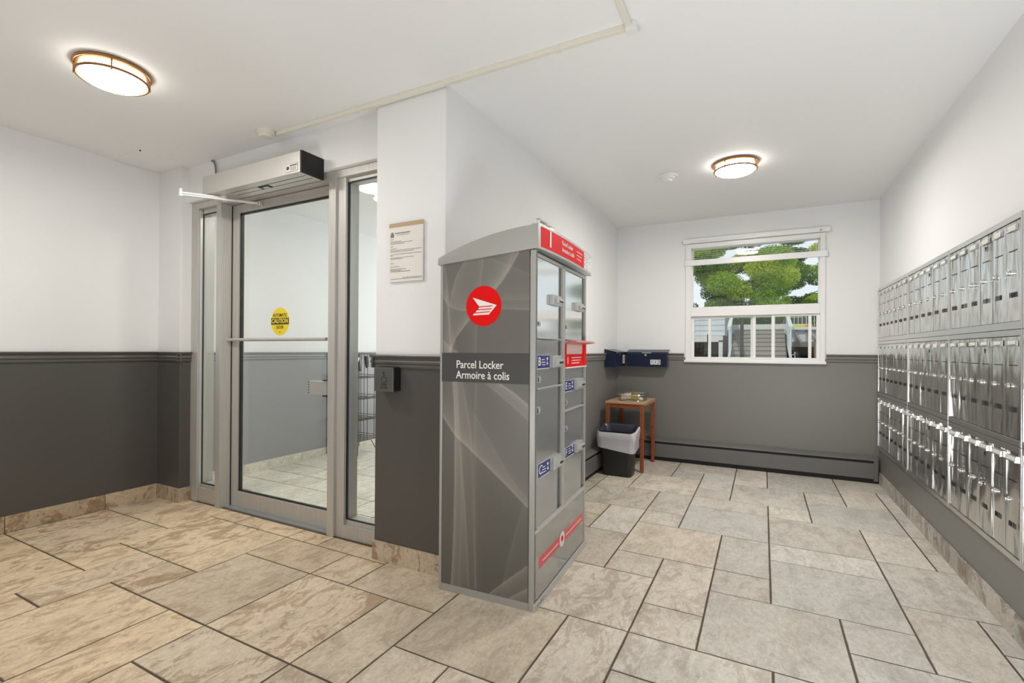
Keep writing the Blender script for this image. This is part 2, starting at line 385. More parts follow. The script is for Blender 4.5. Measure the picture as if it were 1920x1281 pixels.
def rail(name, pts, zt=1.052, mt=None):
    """moulded chair rail following wall faces; pts = list of (x, y, outward normal) segments"""
    prof = [(0, -.066), (.008, -.066), (.012, -.060), (.012, -.052), (.008, -.048), (.013, -.044), (.016, -.036), (.013, -.028), (.009, -.024), (.010, -.018), (.022, -.010), (.024, -.004), (.022, 0), (0, 0)]
    m = MB()
    for (a, b, nx, ny) in pts:
        ux = (nx, ny, 0); dp = (b[0]-a[0], b[1]-a[1], 0)
        m.prism(prof, (a[0], a[1], zt), ux, (0, 0, 1), dp)
    return struct(name, m, mt or MG)
e = .024
rail('trim_3', [((XW, -1.7), (XW, YW), 1, 0), ((XW, YW), (XJ+e, YW), 0, -1), ((XJ, YW-e), (XJ, YD+.03), 1, 0)])
rail('trim_4', [((XP-e, YP), (XL+e, YP), 0, -1), ((XP, YP-e), (XP, YD+.03), -1, 0)])
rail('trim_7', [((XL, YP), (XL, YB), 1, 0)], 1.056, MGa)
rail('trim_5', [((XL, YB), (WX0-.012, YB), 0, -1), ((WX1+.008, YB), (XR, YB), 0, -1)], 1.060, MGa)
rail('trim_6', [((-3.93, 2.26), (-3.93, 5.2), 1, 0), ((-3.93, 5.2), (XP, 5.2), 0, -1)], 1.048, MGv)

# ------------------------------------------------------------------ entrance: aluminium storefront frame with glass door (door_1)
dr = thing('door_1', 'aluminium storefront entrance with glass door and two sidelights', None, (0, 0, 0), kind='structure'); del dr['label']
F0, F1 = 1.985, 2.10
fr = MB()
fr.box(XJ, -3.535, F0, F1, 0, 2.062)
fr.obj('door_jamb', MA, dr, bevel=.0015)
MB().box(-3.535, -3.528, F0+.01, F0+.028, .10, 2.05).obj('glazing_stop', MLt, dr)
MB().box(-3.288, -3.240, F0-.02, F1, 0, 2.06).obj('mullion', MA, dr, bevel=.0015)
mm = MB().box(-2.235, -2.182, F0-.005, F1, 0, 2.104).box(-2.182, -2.118, F0+.012, F1, 0, 2.104); mm.obj('mullion', MA, dr, bevel=.0015)
MB().box(-3.535, -3.288, F0+.008, F1, 0, .098).box(-3.52, -3.288, F0+.03, F1-.01, .098, .125).obj('bottom_rail', MA, dr, bevel=.0015)
MB().box(-2.118, XP, F0+.012, F1, 0, .076).box(-2.118, XP, F0+.03, F1-.01, .076, .104).obj('bottom_rail', MA, dr, bevel=.0015)
MB().box(XJ, XP, F0, F1, 2.062, 2.106).box(-3.52, -3.288, F0+.03, F1-.01, 2.03, 2.062).box(-2.118, XP, F0+.03, F1-.01, 2.04, 2.062).obj('header', MA, dr, bevel=.0015)
MB().box(-3.532, -3.288, 2.015, 2.021, .125, 2.03).obj('sidelight_glass', MGl, dr)
MB().box(-2.118, XP, 2.015, 2.021, .104, 2.04).obj('sidelight_glass', MGl, dr)
gk = MB().box(-3.531, -3.526, 2.0135, 2.023, .125, 2.03).box(-3.528, -3.288, 2.0135, 2.023, .122, .128).box(-3.528, -3.288, 2.0135, 2.023, 2.024, 2.03)
gk.box(-2.12, -2.113, 2.0135, 2.023, .104, 2.04).box(-2.118, XP, 2.0135, 2.023, .104, .110).box(-2.118, XP, 2.0135, 2.023, 2.032, 2.04)
gk.obj('gasket', MKg, dr)
MB().box(-2.118, -2.110, 2.026, 2.060, .104, 2.04).obj('glazing_stop', MTr, dr)
MB().box(-3.243, -3.236, 2.04, 2.08, .0, 2.055).obj('door_gap', MK, dr)
lf = MB().box(-3.236, -3.172, 2.045, 2.089, .006, 2.058).box(-2.305, -2.238, 2.045, 2.089, .006, 2.058).box(-3.172, -2.305, 2.045, 2.089, .006, .108).box(-3.172, -2.305, 2.045, 2.089, 2.002, 2.058)
leaf = lf.obj('door_leaf', MA, dr, bevel=.0015)
MB().box(-3.16, -2.315, 2.064, 2.070, .118, 1.994).obj('door_glass', MGl, leaf)
MB().box(-3.172, -3.161, 2.058, 2.078, .108, 2.002).box(-3.172, -2.305, 2.058, 2.078, 1.994, 2.002).box(-3.172, -2.305, 2.058, 2.078, .108, .115).box(-2.315, -2.305, 2.055, 2.08, .108, 2.002).obj('gasket', MKg, leaf)
pb = MB().tube([(-3.24, 2.018, 1.138), (-2.29, 2.018, 1.138)], .011, 12); pb.box(-3.225, -3.20, 2.018, 2.046, 1.128, 1.148).box(-2.285, -2.26, 2.018, 2.046, 1.128, 1.148)
pb.obj('push_bar', MLt, leaf, smooth=True)
lt = MB().box(-2.455, -2.30, 2.030, 2.062, .805, .885, 0).box(-2.325, -2.29, 2.022, 2.044, .796, .803, 1).box(-2.325, -2.29, 2.022, 2.044, .888, .895, 1)
for k in range(5): lt.box(-2.456, -2.449, 2.0285, 2.031, .812+.016*k, .818+.016*k, 1)
lt.obj('latch_guard', [MLt, MKg], leaf)
# caution sticker on the glass
stk = MB(); ring = [(math.cos(2*math.pi*k/40)*.088, math.sin(2*math.pi*k/40)*.090) for k in range(40)]
stk.prism(ring, (-2.765, 2.0635, 1.255), (1, 0, 0), (0, 0, 1), (0, -.0008, 0))
st = stk.obj('caution_sticker', MYel, leaf)
MB().box(-2.850, -2.680, 2.0615, 2.0626, 1.236, 1.278).obj('black_band', MInk, st)
RX = (math.radians(90), 0, 0)
text('lettering', 'AUTOMATIC', .030, (-2.765, 2.0622, 1.295), RX, MInk, st, 'CENTER', sx=.78, bold=.0004)
text('lettering', 'CAUTION', .040, (-2.765, 2.0610, 1.257), RX, MYel, st, 'CENTER', sx=.88, bold=.0012)
text('lettering', 'DOOR', .030, (-2.765, 2.0622, 1.217), RX, MInk, st, 'CENTER', sx=.8, bold=.0004)
MB().box(-2.771, -2.759, 2.0615, 2.0626, 1.186, 1.190).obj('maker_mark', MInk, st)

# automatic operator above the door, with its arm
op = thing('door_operator', 'long aluminium automatic door operator box with black end cap above glass door', 'door opener', (-2.71, 1.955, 2.052))
X0, X1, Y0, Z0, Z1 = -3.168+2.71, -2.262+2.71, 1.803-1.955, .002, .118
MB().box(X0, X1, Y0, 0, Z0, Z1).obj('cover', MAop, op, bevel=.001)
MB().box(X1, X1+.013, Y0, 0, Z0-.002, Z1+.002).obj('end_cap', MK, op, label='black end cap')
MB().box(X0+.2, X1-.02, Y0+.055, Y0+.058, Z0-.001, Z0+.001).box(X0+.2, X1-.02, Y0+.1, Y0+.103, Z0-.001, Z0+.001).obj('seam', MDk, op)
sw = MB().box(.0, .09, Y0+.062, Y0+.098, Z0-.003, Z0+.001, 0).box(.03, .075, Y0+.07, Y0+.09, Z0-.006, Z0-.001, 1); sw.obj('switch_panel', [MKg, MLt], op)
lb = MB().box(.335, .432, Y0-.0012, Y0, .012, .058, 0).box(.337, .430, Y0-.0018, Y0-.001, .014, .056, 1)
lbo = lb.obj('rating_label', [MInk, MPap], op)
lm = MB().lathe([(.011, 0), (.011, -.001)], 20, (.352, Y0-.0018, .034), axis='y'); lm.box(.366, .426, Y0-.0025, Y0-.0018, .043, .049)
for k in range(3): lm.box(.370, .42, Y0-.0022, Y0-.0018, .020+.007*k, .0225+.007*k)
lm.obj('label_print', MInk, lbo)
aw = Vector((2.71, -1.955, -2.052))
sp = Vector((-3.07, 1.88, 2.043)); el = Vector((-3.215, 1.70, 2.045)); sh = Vector((-2.925, 2.030, 2.028))
am = MB().bar(sp+aw, el+aw, .028, .010).tube([sp+aw+Vector((0, 0, -.018)), sp+aw+Vector((0, 0, .014))], .017, 12)
am.obj('main_arm', MWp2, op, smooth=True)
am = MB().bar(el+aw+Vector((0, 0, -.012)), sh+aw, .022, .008).tube([el+aw+Vector((0, 0, -.022)), el+aw+Vector((0, 0, .006))], .013, 12)
am.obj('link_arm', MWp2, op, smooth=True)
MB().tube([el+aw+Vector((0, 0, .006)), el+aw+Vector((0, 0, .026))], .011, 12).obj('pivot_cap', MWp, op, smooth=True)
MB().tube([sh+aw+Vector((0, 0, -.014)), sh+aw+Vector((0, 0, .010))], .019, 12).obj('door_shoe', MCh, op, smooth=True)
cb = MB().tube(bez([(-3.315, 1.945, 2.345), (-3.285, 1.94, 2.335), (-3.255, 1.935, 2.29), (-3.243, 1.93, 2.22), (-3.243, 1.925, 2.16)], 6), .006, 8)
tag(cb.obj('power_cable', mat('grey_cable', (.22, .22, .21), .5), smooth=True), 'short grey flexible cable running from the ceiling into the door operator', 'cable')

# ------------------------------------------------------------------ lamps
def lamp(x, y, label, key, z=H):
    pw = LIGHTS[key]; on = 0 if key == 'lampv' else 1
    t = thing('ceiling_light', label, 'light', (x, y, z), group=None)
    MB().lathe([(.128, 0), (.132, -.006), (.132, -.016), (.122, -.018)], 48).obj('base_plate', MBr if on > .5 else MWp2, t, smooth=True)
    em = mat('lit_diffuser', (.9, .88, .82), .4, emis=(1, .95, .87, pw*(.55 if on else .22)))
    pr = [(.118, -.014), (.121, -.02), (.121, -.052)]+[(.121*math.cos(a), -.052-.028*math.sin(a)) for a in np.linspace(.1, 1.5, 9)]
    MB().lathe(pr, 48).obj('diffuser', em, t, smooth=True)
    for nm, zz, r in (('upper_ring', -.010, .138), ('lower_ring', -.050, .131)):
        m = MB(); m.tube([(r*math.cos(a), r*math.sin(a), zz) for a in np.linspace(0, 2*math.pi, 49)], .0065 if nm == 'upper_ring' else .0055, 8, cap=False)
        m.obj(nm, MBr if on > .5 else MWp2, t, smooth=True)
    for k in range(4):
        a = math.radians(65+90*k); MB().obox((.133*math.cos(a), .133*math.sin(a), -.034), (.004*math.cos(a), .004*math.sin(a), 0), (-.003*math.sin(a), .003*math.cos(a), 0), (0, 0, .028)).obj('clip', MBr if on > .5 else MWp2, t)
    l = bpy.data.lights.new('bulb', 'AREA'); l.shape = 'DISK'; l.size = .24; l.energy = pw*1.0; l.color = (1, .955, .89)
    lo = bpy.data.objects.new('bulb', l); COL.objects.link(lo); lo.parent = t; lo.location = (0, 0, -.085)
    return t
lamp(-2.633, 1.10, 'round bronze-ringed ceiling light, lit, in the lobby before the glass door', 'lamp1')
lamp(-.172, 3.565, 'smaller-looking lit bronze-ringed ceiling light near the window', 'lamp2')
lamp(-2.62, 2.735, 'pale-ringed round ceiling light seen through the right sidelight glass', 'lampv')

# ceiling fittings
d1 = thing('smoke_detector', 'cream round detector at the end of the ceiling conduit above the door', 'smoke detector', (-2.575, 1.82, H))
MB().lathe([(.050, 0), (.052, -.004), (.052, -.022), (.046, -.026)], 32).obj('base', MCr, d1, smooth=True)
MB().lathe([(.040, -.026), (.040, -.034), (.034, -.040), (.0, -.041)], 32).obj('sensor_cap', MCr, d1, smooth=True)
cd = thing('conduit', 'long cream surface conduit crossing the ceiling and turning towards the camera', 'conduit', (-1.5, 1.862, H))
MB().box(-1.03, 1.035, -.011, .011, -.022, 0).obj('long_run', MCr, cd, bevel=.003)
MB().box(1.035-.011, 1.035+.011, -1.6, -.011, -.022, 0).obj('turning_run', MCr, cd, bevel=.003)
MB().box(1.02, 1.062, -.02, .022, -.034, 0).obj('elbow', MWp2, cd, bevel=.003)
for k in (-.42, .22, .72): MB().box(k, k+.03, -.013, .013, -.024, 0).obj('coupling', MCr, cd, bevel=.002)
d2 = thing('smoke_detector', 'white stepped round detector on the ceiling beside the far light', 'smoke detector', (-.615, 3.60, H))
MB().lathe([(.062, 0), (.066, -.006), (.060, -.014)], 32).obj('base', MWp2, d2, smooth=True)
MB().lathe([(.048, -.014), (.046, -.026), (.030, -.034), (.028, -.046), (.018, -.052), (0, -.053)], 32).obj('sensor_cap', MWp2, d2, smooth=True)
hp = thing('access_panel', 'white flush access panel in the ceiling corner above left wall', 'access panel', (-3.72, 1.76, H))
MB().box(-.165, .165, -.125, .12, -.004, 0).obj('panel', MC, hp, bevel=.001)
MB().box(-.170, .172, -.132, -.125, -.007, 0).box(.165, .172, -.132, .12, -.007, 0).obj('edge_bead', MWp, hp)

# ------------------------------------------------------------------ pier: poster, push plate
ps = thing('notice', 'framed paper notice with tan top strip on pier beside the glass door', 'notice', (-1.573, YP, 1.565))
MB().box(-.107, .107, -.010, 0, -.149, .146).obj('holder', mat('clear_holder', (.66, .64, .60), .2), ps, bevel=.002)
MB().box(-.105, .105, -.0112, -.0100, -.146, .128).obj('sheet', MPap, ps)
MB().box(-.107, .107, -.0125, -.0098, .127, .147).obj('top_strip', MTan, ps, label='tan strip along the top edge')
pt = MB(); q = -.0118
pt.prism([(-.098, .077), (-.076, .077), (-.076, .090), (-.080, .098), (-.087, .104), (-.094, .098), (-.098, .090)], (0, q, 0), (1, 0, 0), (0, 0, 1), (0, -.0004, 0))
def line(x0, x1, z, h=.0022):
    x = x0
    while x < x1:
        l = random.uniform(.005, .016); pt.box(x, min(x+l, x1), q-.0004, q, z, z+h); x += l+.0025
line(-.070, .028, .094, .005); line(-.058, .022, .086, .0022); line(-.1, -.078, .066)
for z, x1 in ((.055, -.03), (.049, .04), (.043, -.01), (.030, -.08), (.018, -.055), (.010, .095), (.003, .05), (-.010, .095), (-.016, -.08), (-.027, .05), (-.033, -.02), (-.055, -.075), (-.072, -.04)): line(-.098, x1, z)
for z, x1 in ((-.085, .0), (-.091, -.03), (-.097, .03)): line(-.098, x1, z, .003)
for z in (-.128, -.134): line(-.02 if z > -.13 else -.095, .1, z)
pt.obj('print', mat('grey_ink', (.22, .2, .18), .7), ps, kind='stuff')
bt = thing('push_plate_switch', 'square steel wheelchair push plate on black box on pier edge', 'door button', (-1.668, YP, .930))
MB().box(-.060, .060, -.050, 0, -.058, .060).obj('black_box', MK, bt, bevel=.003)
MB().box(-.062, .058, -.056, -.050, -.060, .060).obj('plate', mat('grey_push_plate', (.20, .20, .19), .35, .7), bt, bevel=.002)
ic = MB(); ic.lathe([(.0065, 0), (.0065, -.001)], 16, (-.002, -.0562, .032), axis='y')
def st2(a, b, w=.003): ic.bar((a[0], -.0566, a[1]), (b[0], -.0566, b[1]), .0008, w)
st2((-.003, .026), (-.001, .008)); st2((-.001, .018), (.010, .017)); st2((-.001, .009), (.011, .008)); st2((.011, .009), (.017, -.008)); st2((.015, -.008), (.021, -.007))
arc = [(-.002+.015*math.cos(a), -.001+.015*math.sin(a)) for a in np.linspace(2.0, 5.9, 10)]
for a, b in zip(arc[:-1], arc[1:]): st2(a, b)
ic.obj('wheelchair_symbol', MInk, bt)
text('lettering', 'PUSH', .016, (-.001, -.0564, -.026), RX, MInk, bt, 'CENTER', bold=.0003)
text('lettering', 'TO OPEN', .011, (-.001, -.0564, -.041), RX, MInk, bt, 'CENTER', bold=.0002)

# ------------------------------------------------------------------ parcel locker
LR = math.radians(2.9)
lk = thing('parcel_locker', 'tall grey parcel locker with round red logo and curved lid', 'parcel locker', (-.832, 1.805, 0), LR)
LD, LW, LZ = .465, .75, 1.475     # side width (x from -LD to 0), front length (y 0..LW), height
body = MB().box(-LD, -.010, .004, LW, .0, LZ); body.obj('body', MLg, lk, bevel=.004)
MB().box(-.026, 0, 0, .020, 0, 1.497).obj('corner_post', MLg, lk, bevel=.004)
MB().box(-LD, -.45, 0, .02, 0, 1.462).obj('corner_post', MLg, lk, bevel=.004)
MB().box(-.45, -.026, 0.0, .02, 0, .032).obj('plinth', MLg, lk, bevel=.002)
MB().box(-.45, -.0, .002, .02, .319, .3205).obj('seam', MDk, lk)
# lid with curved top
lid = MB(); n = 14; poly = [(-.474, 1.460), (.012, 1.502)]
for k in range(n+1):
    t = k/n; x = .012-(.486)*t; z = 1.600-.012*t-.094*t**2.0; poly.append((x, z))
lid.prism(poly, (0, -.008, 0), (1, 0, 0), (0, 0, 1), (0, .816, 0)); lid.obj('lid', MLg, lk, smooth=True, bevel=.003)
# bowed sign fascia on the front of the lid
def bow(y): return .012+.020*math.sin(math.pi*min(max(y/.80, 0), 1))**.7
def fascia(y0, y1, z0, z1, off=0.0, n=16, th=.003):
    m = MB(); ys = np.linspace(y0, y1, n+1); vs = []
    for y in ys: b = bow(y)+off; vs += [(b-th, y, z0), (b, y, z0), (b, y, z1), (b-th, y, z1)]
    fs = []
    for i in range(n):
        for k in range(4): fs.append((i*4+k, i*4+(k+1) % 4, i*4+4+(k+1) % 4, i*4+4+k))
    fs += [(0, 1, 2, 3), (n*4+3, n*4+2, n*4+1, n*4)]
    return m.add(vs, fs)
ft = fascia(-.004, .806, 1.500, 1.605, 0, 24, .03).obj('fascia', MLt, lk, smooth=True)
fascia(.018, .60, 1.510, 1.594, .0015).obj('red_sign', MRed, lk, smooth=True)
fascia(.60, .79, 1.512, 1.596, .0015).obj('picture_panel', MWp, lk, smooth=True, label='white end of the sign with a faded dark picture')
pc = MB()
for k in range(60):
    y = .60+abs(random.gauss(0, .05)) if k < 34 else random.uniform(.64, .78); z = random.uniform(1.516, 1.588); 
    if y > .77: continue
    s = random.uniform(.004, .016) if k < 34 else random.uniform(.002, .004); b = bow(y)+.002; b2 = bow(y+s)+.002
    pc.add([(b, y, z), (b2, y+s, z+.001), (b2, y+s, z+.004), (b, y, z+.004)], [(0, 1, 2, 3)])
pc.obj('picture_print', mat('dark_print', (.10, .03, .04), .5), lk, kind='stuff')
RL = (math.radians(90), 0, math.radians(90))
def ftext(s, size, y, z, m, **kw):
    b = bow(y+.02)+.0028; sl = math.atan2(bow(y+.08)-bow(y+.0), .08)
    return text('lettering', s, size, (b, y, z), (math.radians(90), 0, math.radians(90)-sl), m, lk, **kw)
text('lettering', '1', .100, (bow(.075)+.0022, .066, 1.552), (math.radians(90), 0, math.radians(90)-math.atan2(bow(.10)-bow(.06), .04)), MWh, lk, sx=1.5)
ftext('Parcel Locker', .030, .235, 1.568, MWh, sx=.9); ftext('Armoire à colis', .030, .235, 1.538, MWh, sx=.9)
for k in range(3): fascia(.46, .54+.01*k, 1.534+.018*k, 1.537+.018*k, .0022, 3, .001).obj('print_line', MWh, lk)
# silver bar and knob lying along the lid's front top edge
tb = MB().tube([(-.004, .26, 1.618), (-.004, .60, 1.610)], .010, 10).box(-.012, .004, .03, .034, 1.60, 1.632).box(-.012, .004, .03, .12, 1.626, 1.632); tb.obj('top_bar', MCh, lk, smooth=True)
kn = MB(); kn.lathe([(.001, .0), (.018, .008), (.022, .03), (.022, .07), (.016, .09), (.002, .098)], 20, (-.008, .13, 1.612), axis='y'); kn.obj('top_knob', MLt, lk, smooth=True)
# front face frame: bars and recessed doors
fx = 0.0
ff = MB(); ff.box(-.012, fx, .002, .020, .02, 1.497).box(-.012, fx, .345, .388, .33, 1.485).box(-.012, fx, .728, .75, 0, 1.485).box(-.012, fx, .02, .73, 1.472, 1.487)
ff.obj('front_frame', MLg, lk, bevel=.002)
MB().box(-.006, .003, .004, .745, .318, .333).obj('cross_rail', MLt, lk, bevel=.002)
MB().box(-.004, .006, -.001, .752, 0, .032).obj('front_plinth', MLt, lk, bevel=.002)
bp = MB().box(-.010, -.003, .022, .730, .034, .316); bp.obj('bottom_panel', MLd, lk, bevel=.002)
DO = [('parcel_door', .022, .345, 1.132, 1.470, MLb), ('parcel_door', .022, .345, .918, 1.126, MLd), ('parcel_door', .022, .345, .337, .910, MLd),
      ('parcel_door', .390, .728, 1.122, 1.470, MLb), ('parcel_door', .390, .728, .786, .996, MLd), ('parcel_door', .390, .728, .337, .780, MLd)]
LB = {1: (.026, .170, 1.003, 1.058, 'B'), 2: (.041, .186, .540, .598, 'C'), 4: (.391, .535, .878, .930, 'E'), 5: (.400, .545, .553, .600, 'F')}
HD = [(.176, .295, 1.284, 1.330), (.182, .300, 1.003, 1.056), (.200, .305, .540, .600), (.540, .662, 1.286, 1.328), (.550, .663, .878, .934), (.558, .667, .552, .602)]
KH = [(.020, .060, 1.180, 1.203), (.026, .066, .943, .970), (.022, .062, .812, .842), (.388, .425, 1.182, 1.206), (.390, .425, .812, .840), (.393, .428, .685, .709)]
for k, (nm, a, b, z0, z1, mt) in enumerate(DO):
    d = MB().box(-.012, -.004, a, b-.052, z0, z1).box(-.016, -.010, b-.052, b, z0, z1); do = d.obj(nm, mt, lk, bevel=.0015)
    MB().box(-.004, .004, a, b, z0-.004, z0+.003).obj('door_lip', MCh if k < 1 else MLt, do, bevel=.001)
    y0, y1, h0, h1 = HD[k]
    hm = MB().box(-.004, .012, y0, y1, h0, h1, 0).box(.012, .022, y0+.03, y1, h0+.22*(h1-h0), h0+.72*(h1-h0), 0).box(.0122, .0226, y0+.055, y1-.004, h0+.28*(h1-h0), h0+.52*(h1-h0), 1)
    hm.obj('handle', [MLt, MK], do, bevel=.0015)
    y0, y1, h0, h1 = KH[k]
    km = MB().box(-.004, -.0015, y0, y1, h0, h1, 0).box(-.0016, -.0008, y0+.006, y0+.016, h0+.004, h1-.004, 1).lathe([(.006, 0), (.006, .004)], 12, (-.0015, y0+.028, (h0+h1)/2), axis='x')
    km.obj('key_plate', [MLt, MK], do)
    if k in LB:
        y0, y1, h0, h1, ch = LB[k]
        lb = MB().box(-.004, -.002, y0, y1, h0-.003, h1+.001, 0).box(-.002, -.0014, y0, y1, h0, h1, 1).obj('blue_label', [MWp, MBlue], do)
        text('lettering', ch, (h1-h0)*.95, (-.0012, y0+.008, (h0+h1)/2), RL, MWh, lb, sx=1.1)
        lp = MB(); lp.box(-.0014, -.0008, y0+.052, y0+.082, h0+.035, h0+.038).box(-.0014, -.0008, y0+.048, y0+.092, h0+.024, h0+.027).box(-.0014, -.0008, y0+.052, y0+.092, h0+.013, h0+.016)
        lp.add([(-.001, y0+.105, h0+.045), (-.001, y0+.128, h0+.045), (-.001, y0+.116, h0+.030)], [(0, 1, 2)]).add([(-.001, y0+.105, h0+.015), (-.001, y0+.128, h0+.015), (-.001, y0+.116, h0+.030)], [(0, 1, 2)])
        lp.obj('label_print', MWh, lb)
# red mail slot with raised hood between the right-hand doors
rs = MB().box(-.004, .002, .390, .740, .998, 1.060, 0).box(-.0038, -.0028, .40, .69, 1.060, 1.112, 1).box(-.018, .004, .69, .740, .998, 1.112, 0).box(-.018, .004, .390, .398, 1.06, 1.112, 0).box(-.004, .006, .388, .742, .992, .998, 2)
rso = rs.obj('mail_slot', [MRed, mat('pink_inside', (.78, .55, .50), .4), MWp], lk, label='red framed mail slot with white lip')
hd = MB(); hd.add([(.0, .39, 1.113), (.0, .745, 1.113), (.055, .745, 1.120), (.055, .39, 1.120), (0, .42, 1.135), (0, .72, 1.135), (.050, .72, 1.128), (.050, .42, 1.128)],
                  [(0, 1, 2, 3), (4, 5, 6, 7), (0, 1, 5, 4), (1, 2, 6, 5), (2, 3, 7, 6), (3, 0, 4, 7)])
hd.obj('slot_hood', mat('faded_red', (.62, .20, .19), .35), rso, bevel=.001)
text('lettering', '1', .05, (.0026, .402, 1.030), RL, MWh, rso, sx=1.6)
sl = MB()
for k in range(3): sl.box(.002, .0026, .485, .655-.02*k, 1.042-.014*k, 1.046-.014*k)
sl.obj('label_print', MWh, rso)
# red sash sticker on the bottom panel with pale badge
MB().box(-.003, -.0022, .066, .704, .152, .198).obj('red_sash', mat('red_sash_vinyl', (.72, .05, .06), .25), lk)
ss = MB().box(-.0022, -.0018, .10, .31, .171, .175).box(-.0022, -.0018, .42, .68, .171, .175); ss.obj('print_line', MWh, lk)
bd = MB().lathe([(.036, 0), (.036, .001)], 28, (-.0022, .362, .175), axis='x'); bd.obj('round_badge', mat('pale_badge', (.72, .70, .69), .4), lk)
rb = MB().lathe([(.014, 0), (.014, .0008)], 16, (-.0012, .362, .178), axis='x'); rb.obj('badge_print', MRed, lk)
mk = MB(); 
for k in range(5): mk.tube([(.0062, .022+.018*k, .016+.006*math.sin(k*2)), (.0062, .034+.018*k, .022-.006*math.sin(k*2.3))], .0012, 5)
mk.obj('scribble', MInk, lk)
# printed side panel: flowing grey ribbons printed in the vinyl
def side_panel():
    nx, nz = 170, 520; x0, x1, z0, z1t = -.448, -.028, .033, 1.49
    def px(u, v, s, ox, oy): return ((ox+u/s), (oy+v/s))
    def toloc(U, V):                               # photo measurements turned into panel metres
        t = (U-827.8)/(991.5-827.8); f = t*(1/1.0); k = f/(f+(1-f)*1.1476)    # perspective along the panel
        x = x0+(x1-x0)*k
        top = 487.5+(467.5-487.5)*f; bot = 1092+(1131-1092)*f; zt = 1.483+(1.497-1.483)*k; zb = .032
        return x, zb+(zt-zb)*(bot-V)/(bot-top)
    A = lambda pts: np.array([toloc(*px(a, b, 3.2048, 810, 400)) for a, b in pts])
    B = lambda pts: np.array([toloc(*px(a, b, 2.979, 820, 700)) for a, b in pts])
    # (polyline, amplitude, width metres, side)   side +1: fades to the right of the travel direction
    R = [(A([(525, 235), (480, 330), (440, 400), (390, 465), (300, 580), (230, 650), (150, 750), (110, 840)]), .30, .05, 1),
         (A([(500, 235), (470, 330), (420, 410), (340, 520)]), .12, .02, 1),
         (A([(60, 510), (110, 560), (180, 580), (250, 578), (400, 570), (580, 578)]), .16, .05, -1), (A([(415, 516), (580, 516)]), .09, .03, -1),
         (A([(70, 320), (95, 520), (108, 700), (120, 830)]), .14, .03, 1), (A([(60, 480), (95, 600), (115, 830)]), .10, .02, -1),
         (A([(205, 290), (150, 380), (120, 480)]), .16, .07, -1), (A([(328, 265), (312, 430), (290, 700), (285, 840)]), .11, .018, 1),
         (A([(60, 765), (110, 805), (160, 832)]), .20, .04, 1), (A([(150, 750), (165, 800), (175, 838)]), -.14, .03, -1), (A([(370, 262), (480, 310), (580, 360)]), .07, .09, 1),
         (B([(93, 50), (104, 200), (108, 350), (110, 500), (106, 800), (100, 1000), (90, 1180)]), .30, .045, -1),
         (B([(25, 240), (110, 345), (180, 405), (250, 470), (400, 620), (505, 745)]), .30, .06, -1),
         (B([(155, 52), (195, 250), (218, 440), (245, 1200)]), .10, .02, 1), (B([(120, 52), (140, 370), (180, 800), (203, 1190)]), .14, .02, 1),
         (B([(233, 60), (230, 400), (232, 800), (240, 1200)]), .08, .012, -1), (B([(235, 235), (330, 400), (420, 570), (505, 700)]), .06, .05, 1),
         (B([(375, 62), (440, 110), (505, 175)]), .28, .035, 1), (B([(300, 62), (400, 150), (505, 260)]), .12, .05, -1),
         (B([(320, 1235), (400, 1170), (460, 1120), (505, 1080)]), .26, .06, 1), (B([(420, 1262), (460, 1235), (505, 1205)]), .26, .05, 1),
         (B([(390, 1180), (430, 980), (485, 750)]), .07, .05, 1), (B([(135, 1190), (150, 800), (145, 420)]), .09, .02, 1)]
    X, Z = np.meshgrid(np.linspace(x0, x1, nx+1), np.linspace(0, 1, nz+1)); top = 1.462+(1.497-1.462)*(X-x0)/(x1-x0)
    top = 1.478+(X-x0)/(x1-x0)*.018; Z = z0+(top-z0)*Z
    I = np.zeros_like(X)
    for P, amp, wd, sd in R:
        Pd = np.array([tuple(q) for q in bez([(a, 0, b) for a, b in P], 6)])[:, [0, 2]]
        best = np.full(X.shape, 9.); sg = np.zeros_like(X)
        for a, b in zip(Pd[:-1], Pd[1:]):
            d = b-a; L2 = (d**2).sum()+1e-12; t = np.clip(((X-a[0])*d[0]+(Z-a[1])*d[1])/L2, 0, 1)
            ex = X-(a[0]+t*d[0]); ez = Z-(a[1]+t*d[1]); dd = np.hypot(ex, ez); cr = d[0]*ez-d[1]*ex
            m = dd < best; best = np.where(m, dd, best); sg = np.where(m, -np.sign(cr)*sd, sg)
        I += amp*np.where(sg > 0, .55*np.exp(-best/wd)+.45*np.exp(-best/.004), np.exp(-best/.0025)*.5)
    base = np.array((.125, .117, .103)); lite = np.array((.50, .47, .42))
    hb = .9+.25*(Z/1.49); k = np.clip(I*1.7, -.3, 1)[..., None]
    C = base*hb[..., None]*(1-np.abs(k))+np.where(k > 0, lite*np.abs(k), base*.4*np.abs(k))
    vs = [(float(x), -.0012, float(z)) for x, z in zip(X.ravel(), Z.ravel())]
    fs = [(j*(nx+1)+i, j*(nx+1)+i+1, (j+1)*(nx+1)+i+1, (j+1)*(nx+1)+i) for j in range(nz) for i in range(nx)]
    m = mat('printed_ribbon_vinyl', rough=.38); at = N(m, 'ShaderNodeAttribute', attribute_name='print_colour'); L(m, at.outputs['Color'], bsdf(m).inputs['Base Color'])
    me = bpy.data.meshes.new('side_graphic'); me.from_pydata(vs, [], fs); me.materials.append(m)
    ca = me.color_attributes.new('print_colour', 'FLOAT_COLOR', 'POINT'); ca.data.foreach_set('color', np.concatenate([C.reshape(-1, 3), np.ones((C.size//3, 1))], 1).ravel().astype(np.float32))
    return link('side_graphic', me, lk)
side_panel()
MB().box(-.452, -.028, -.0022, -.0012, .938, 1.066).obj('name_band', MBand, lk, label='charcoal band with white lettering')
text('lettering', 'Parcel Locker', .0485, (-.378, -.0026, 1.014), RX, MWh, lk, sx=.86, bold=.0003)
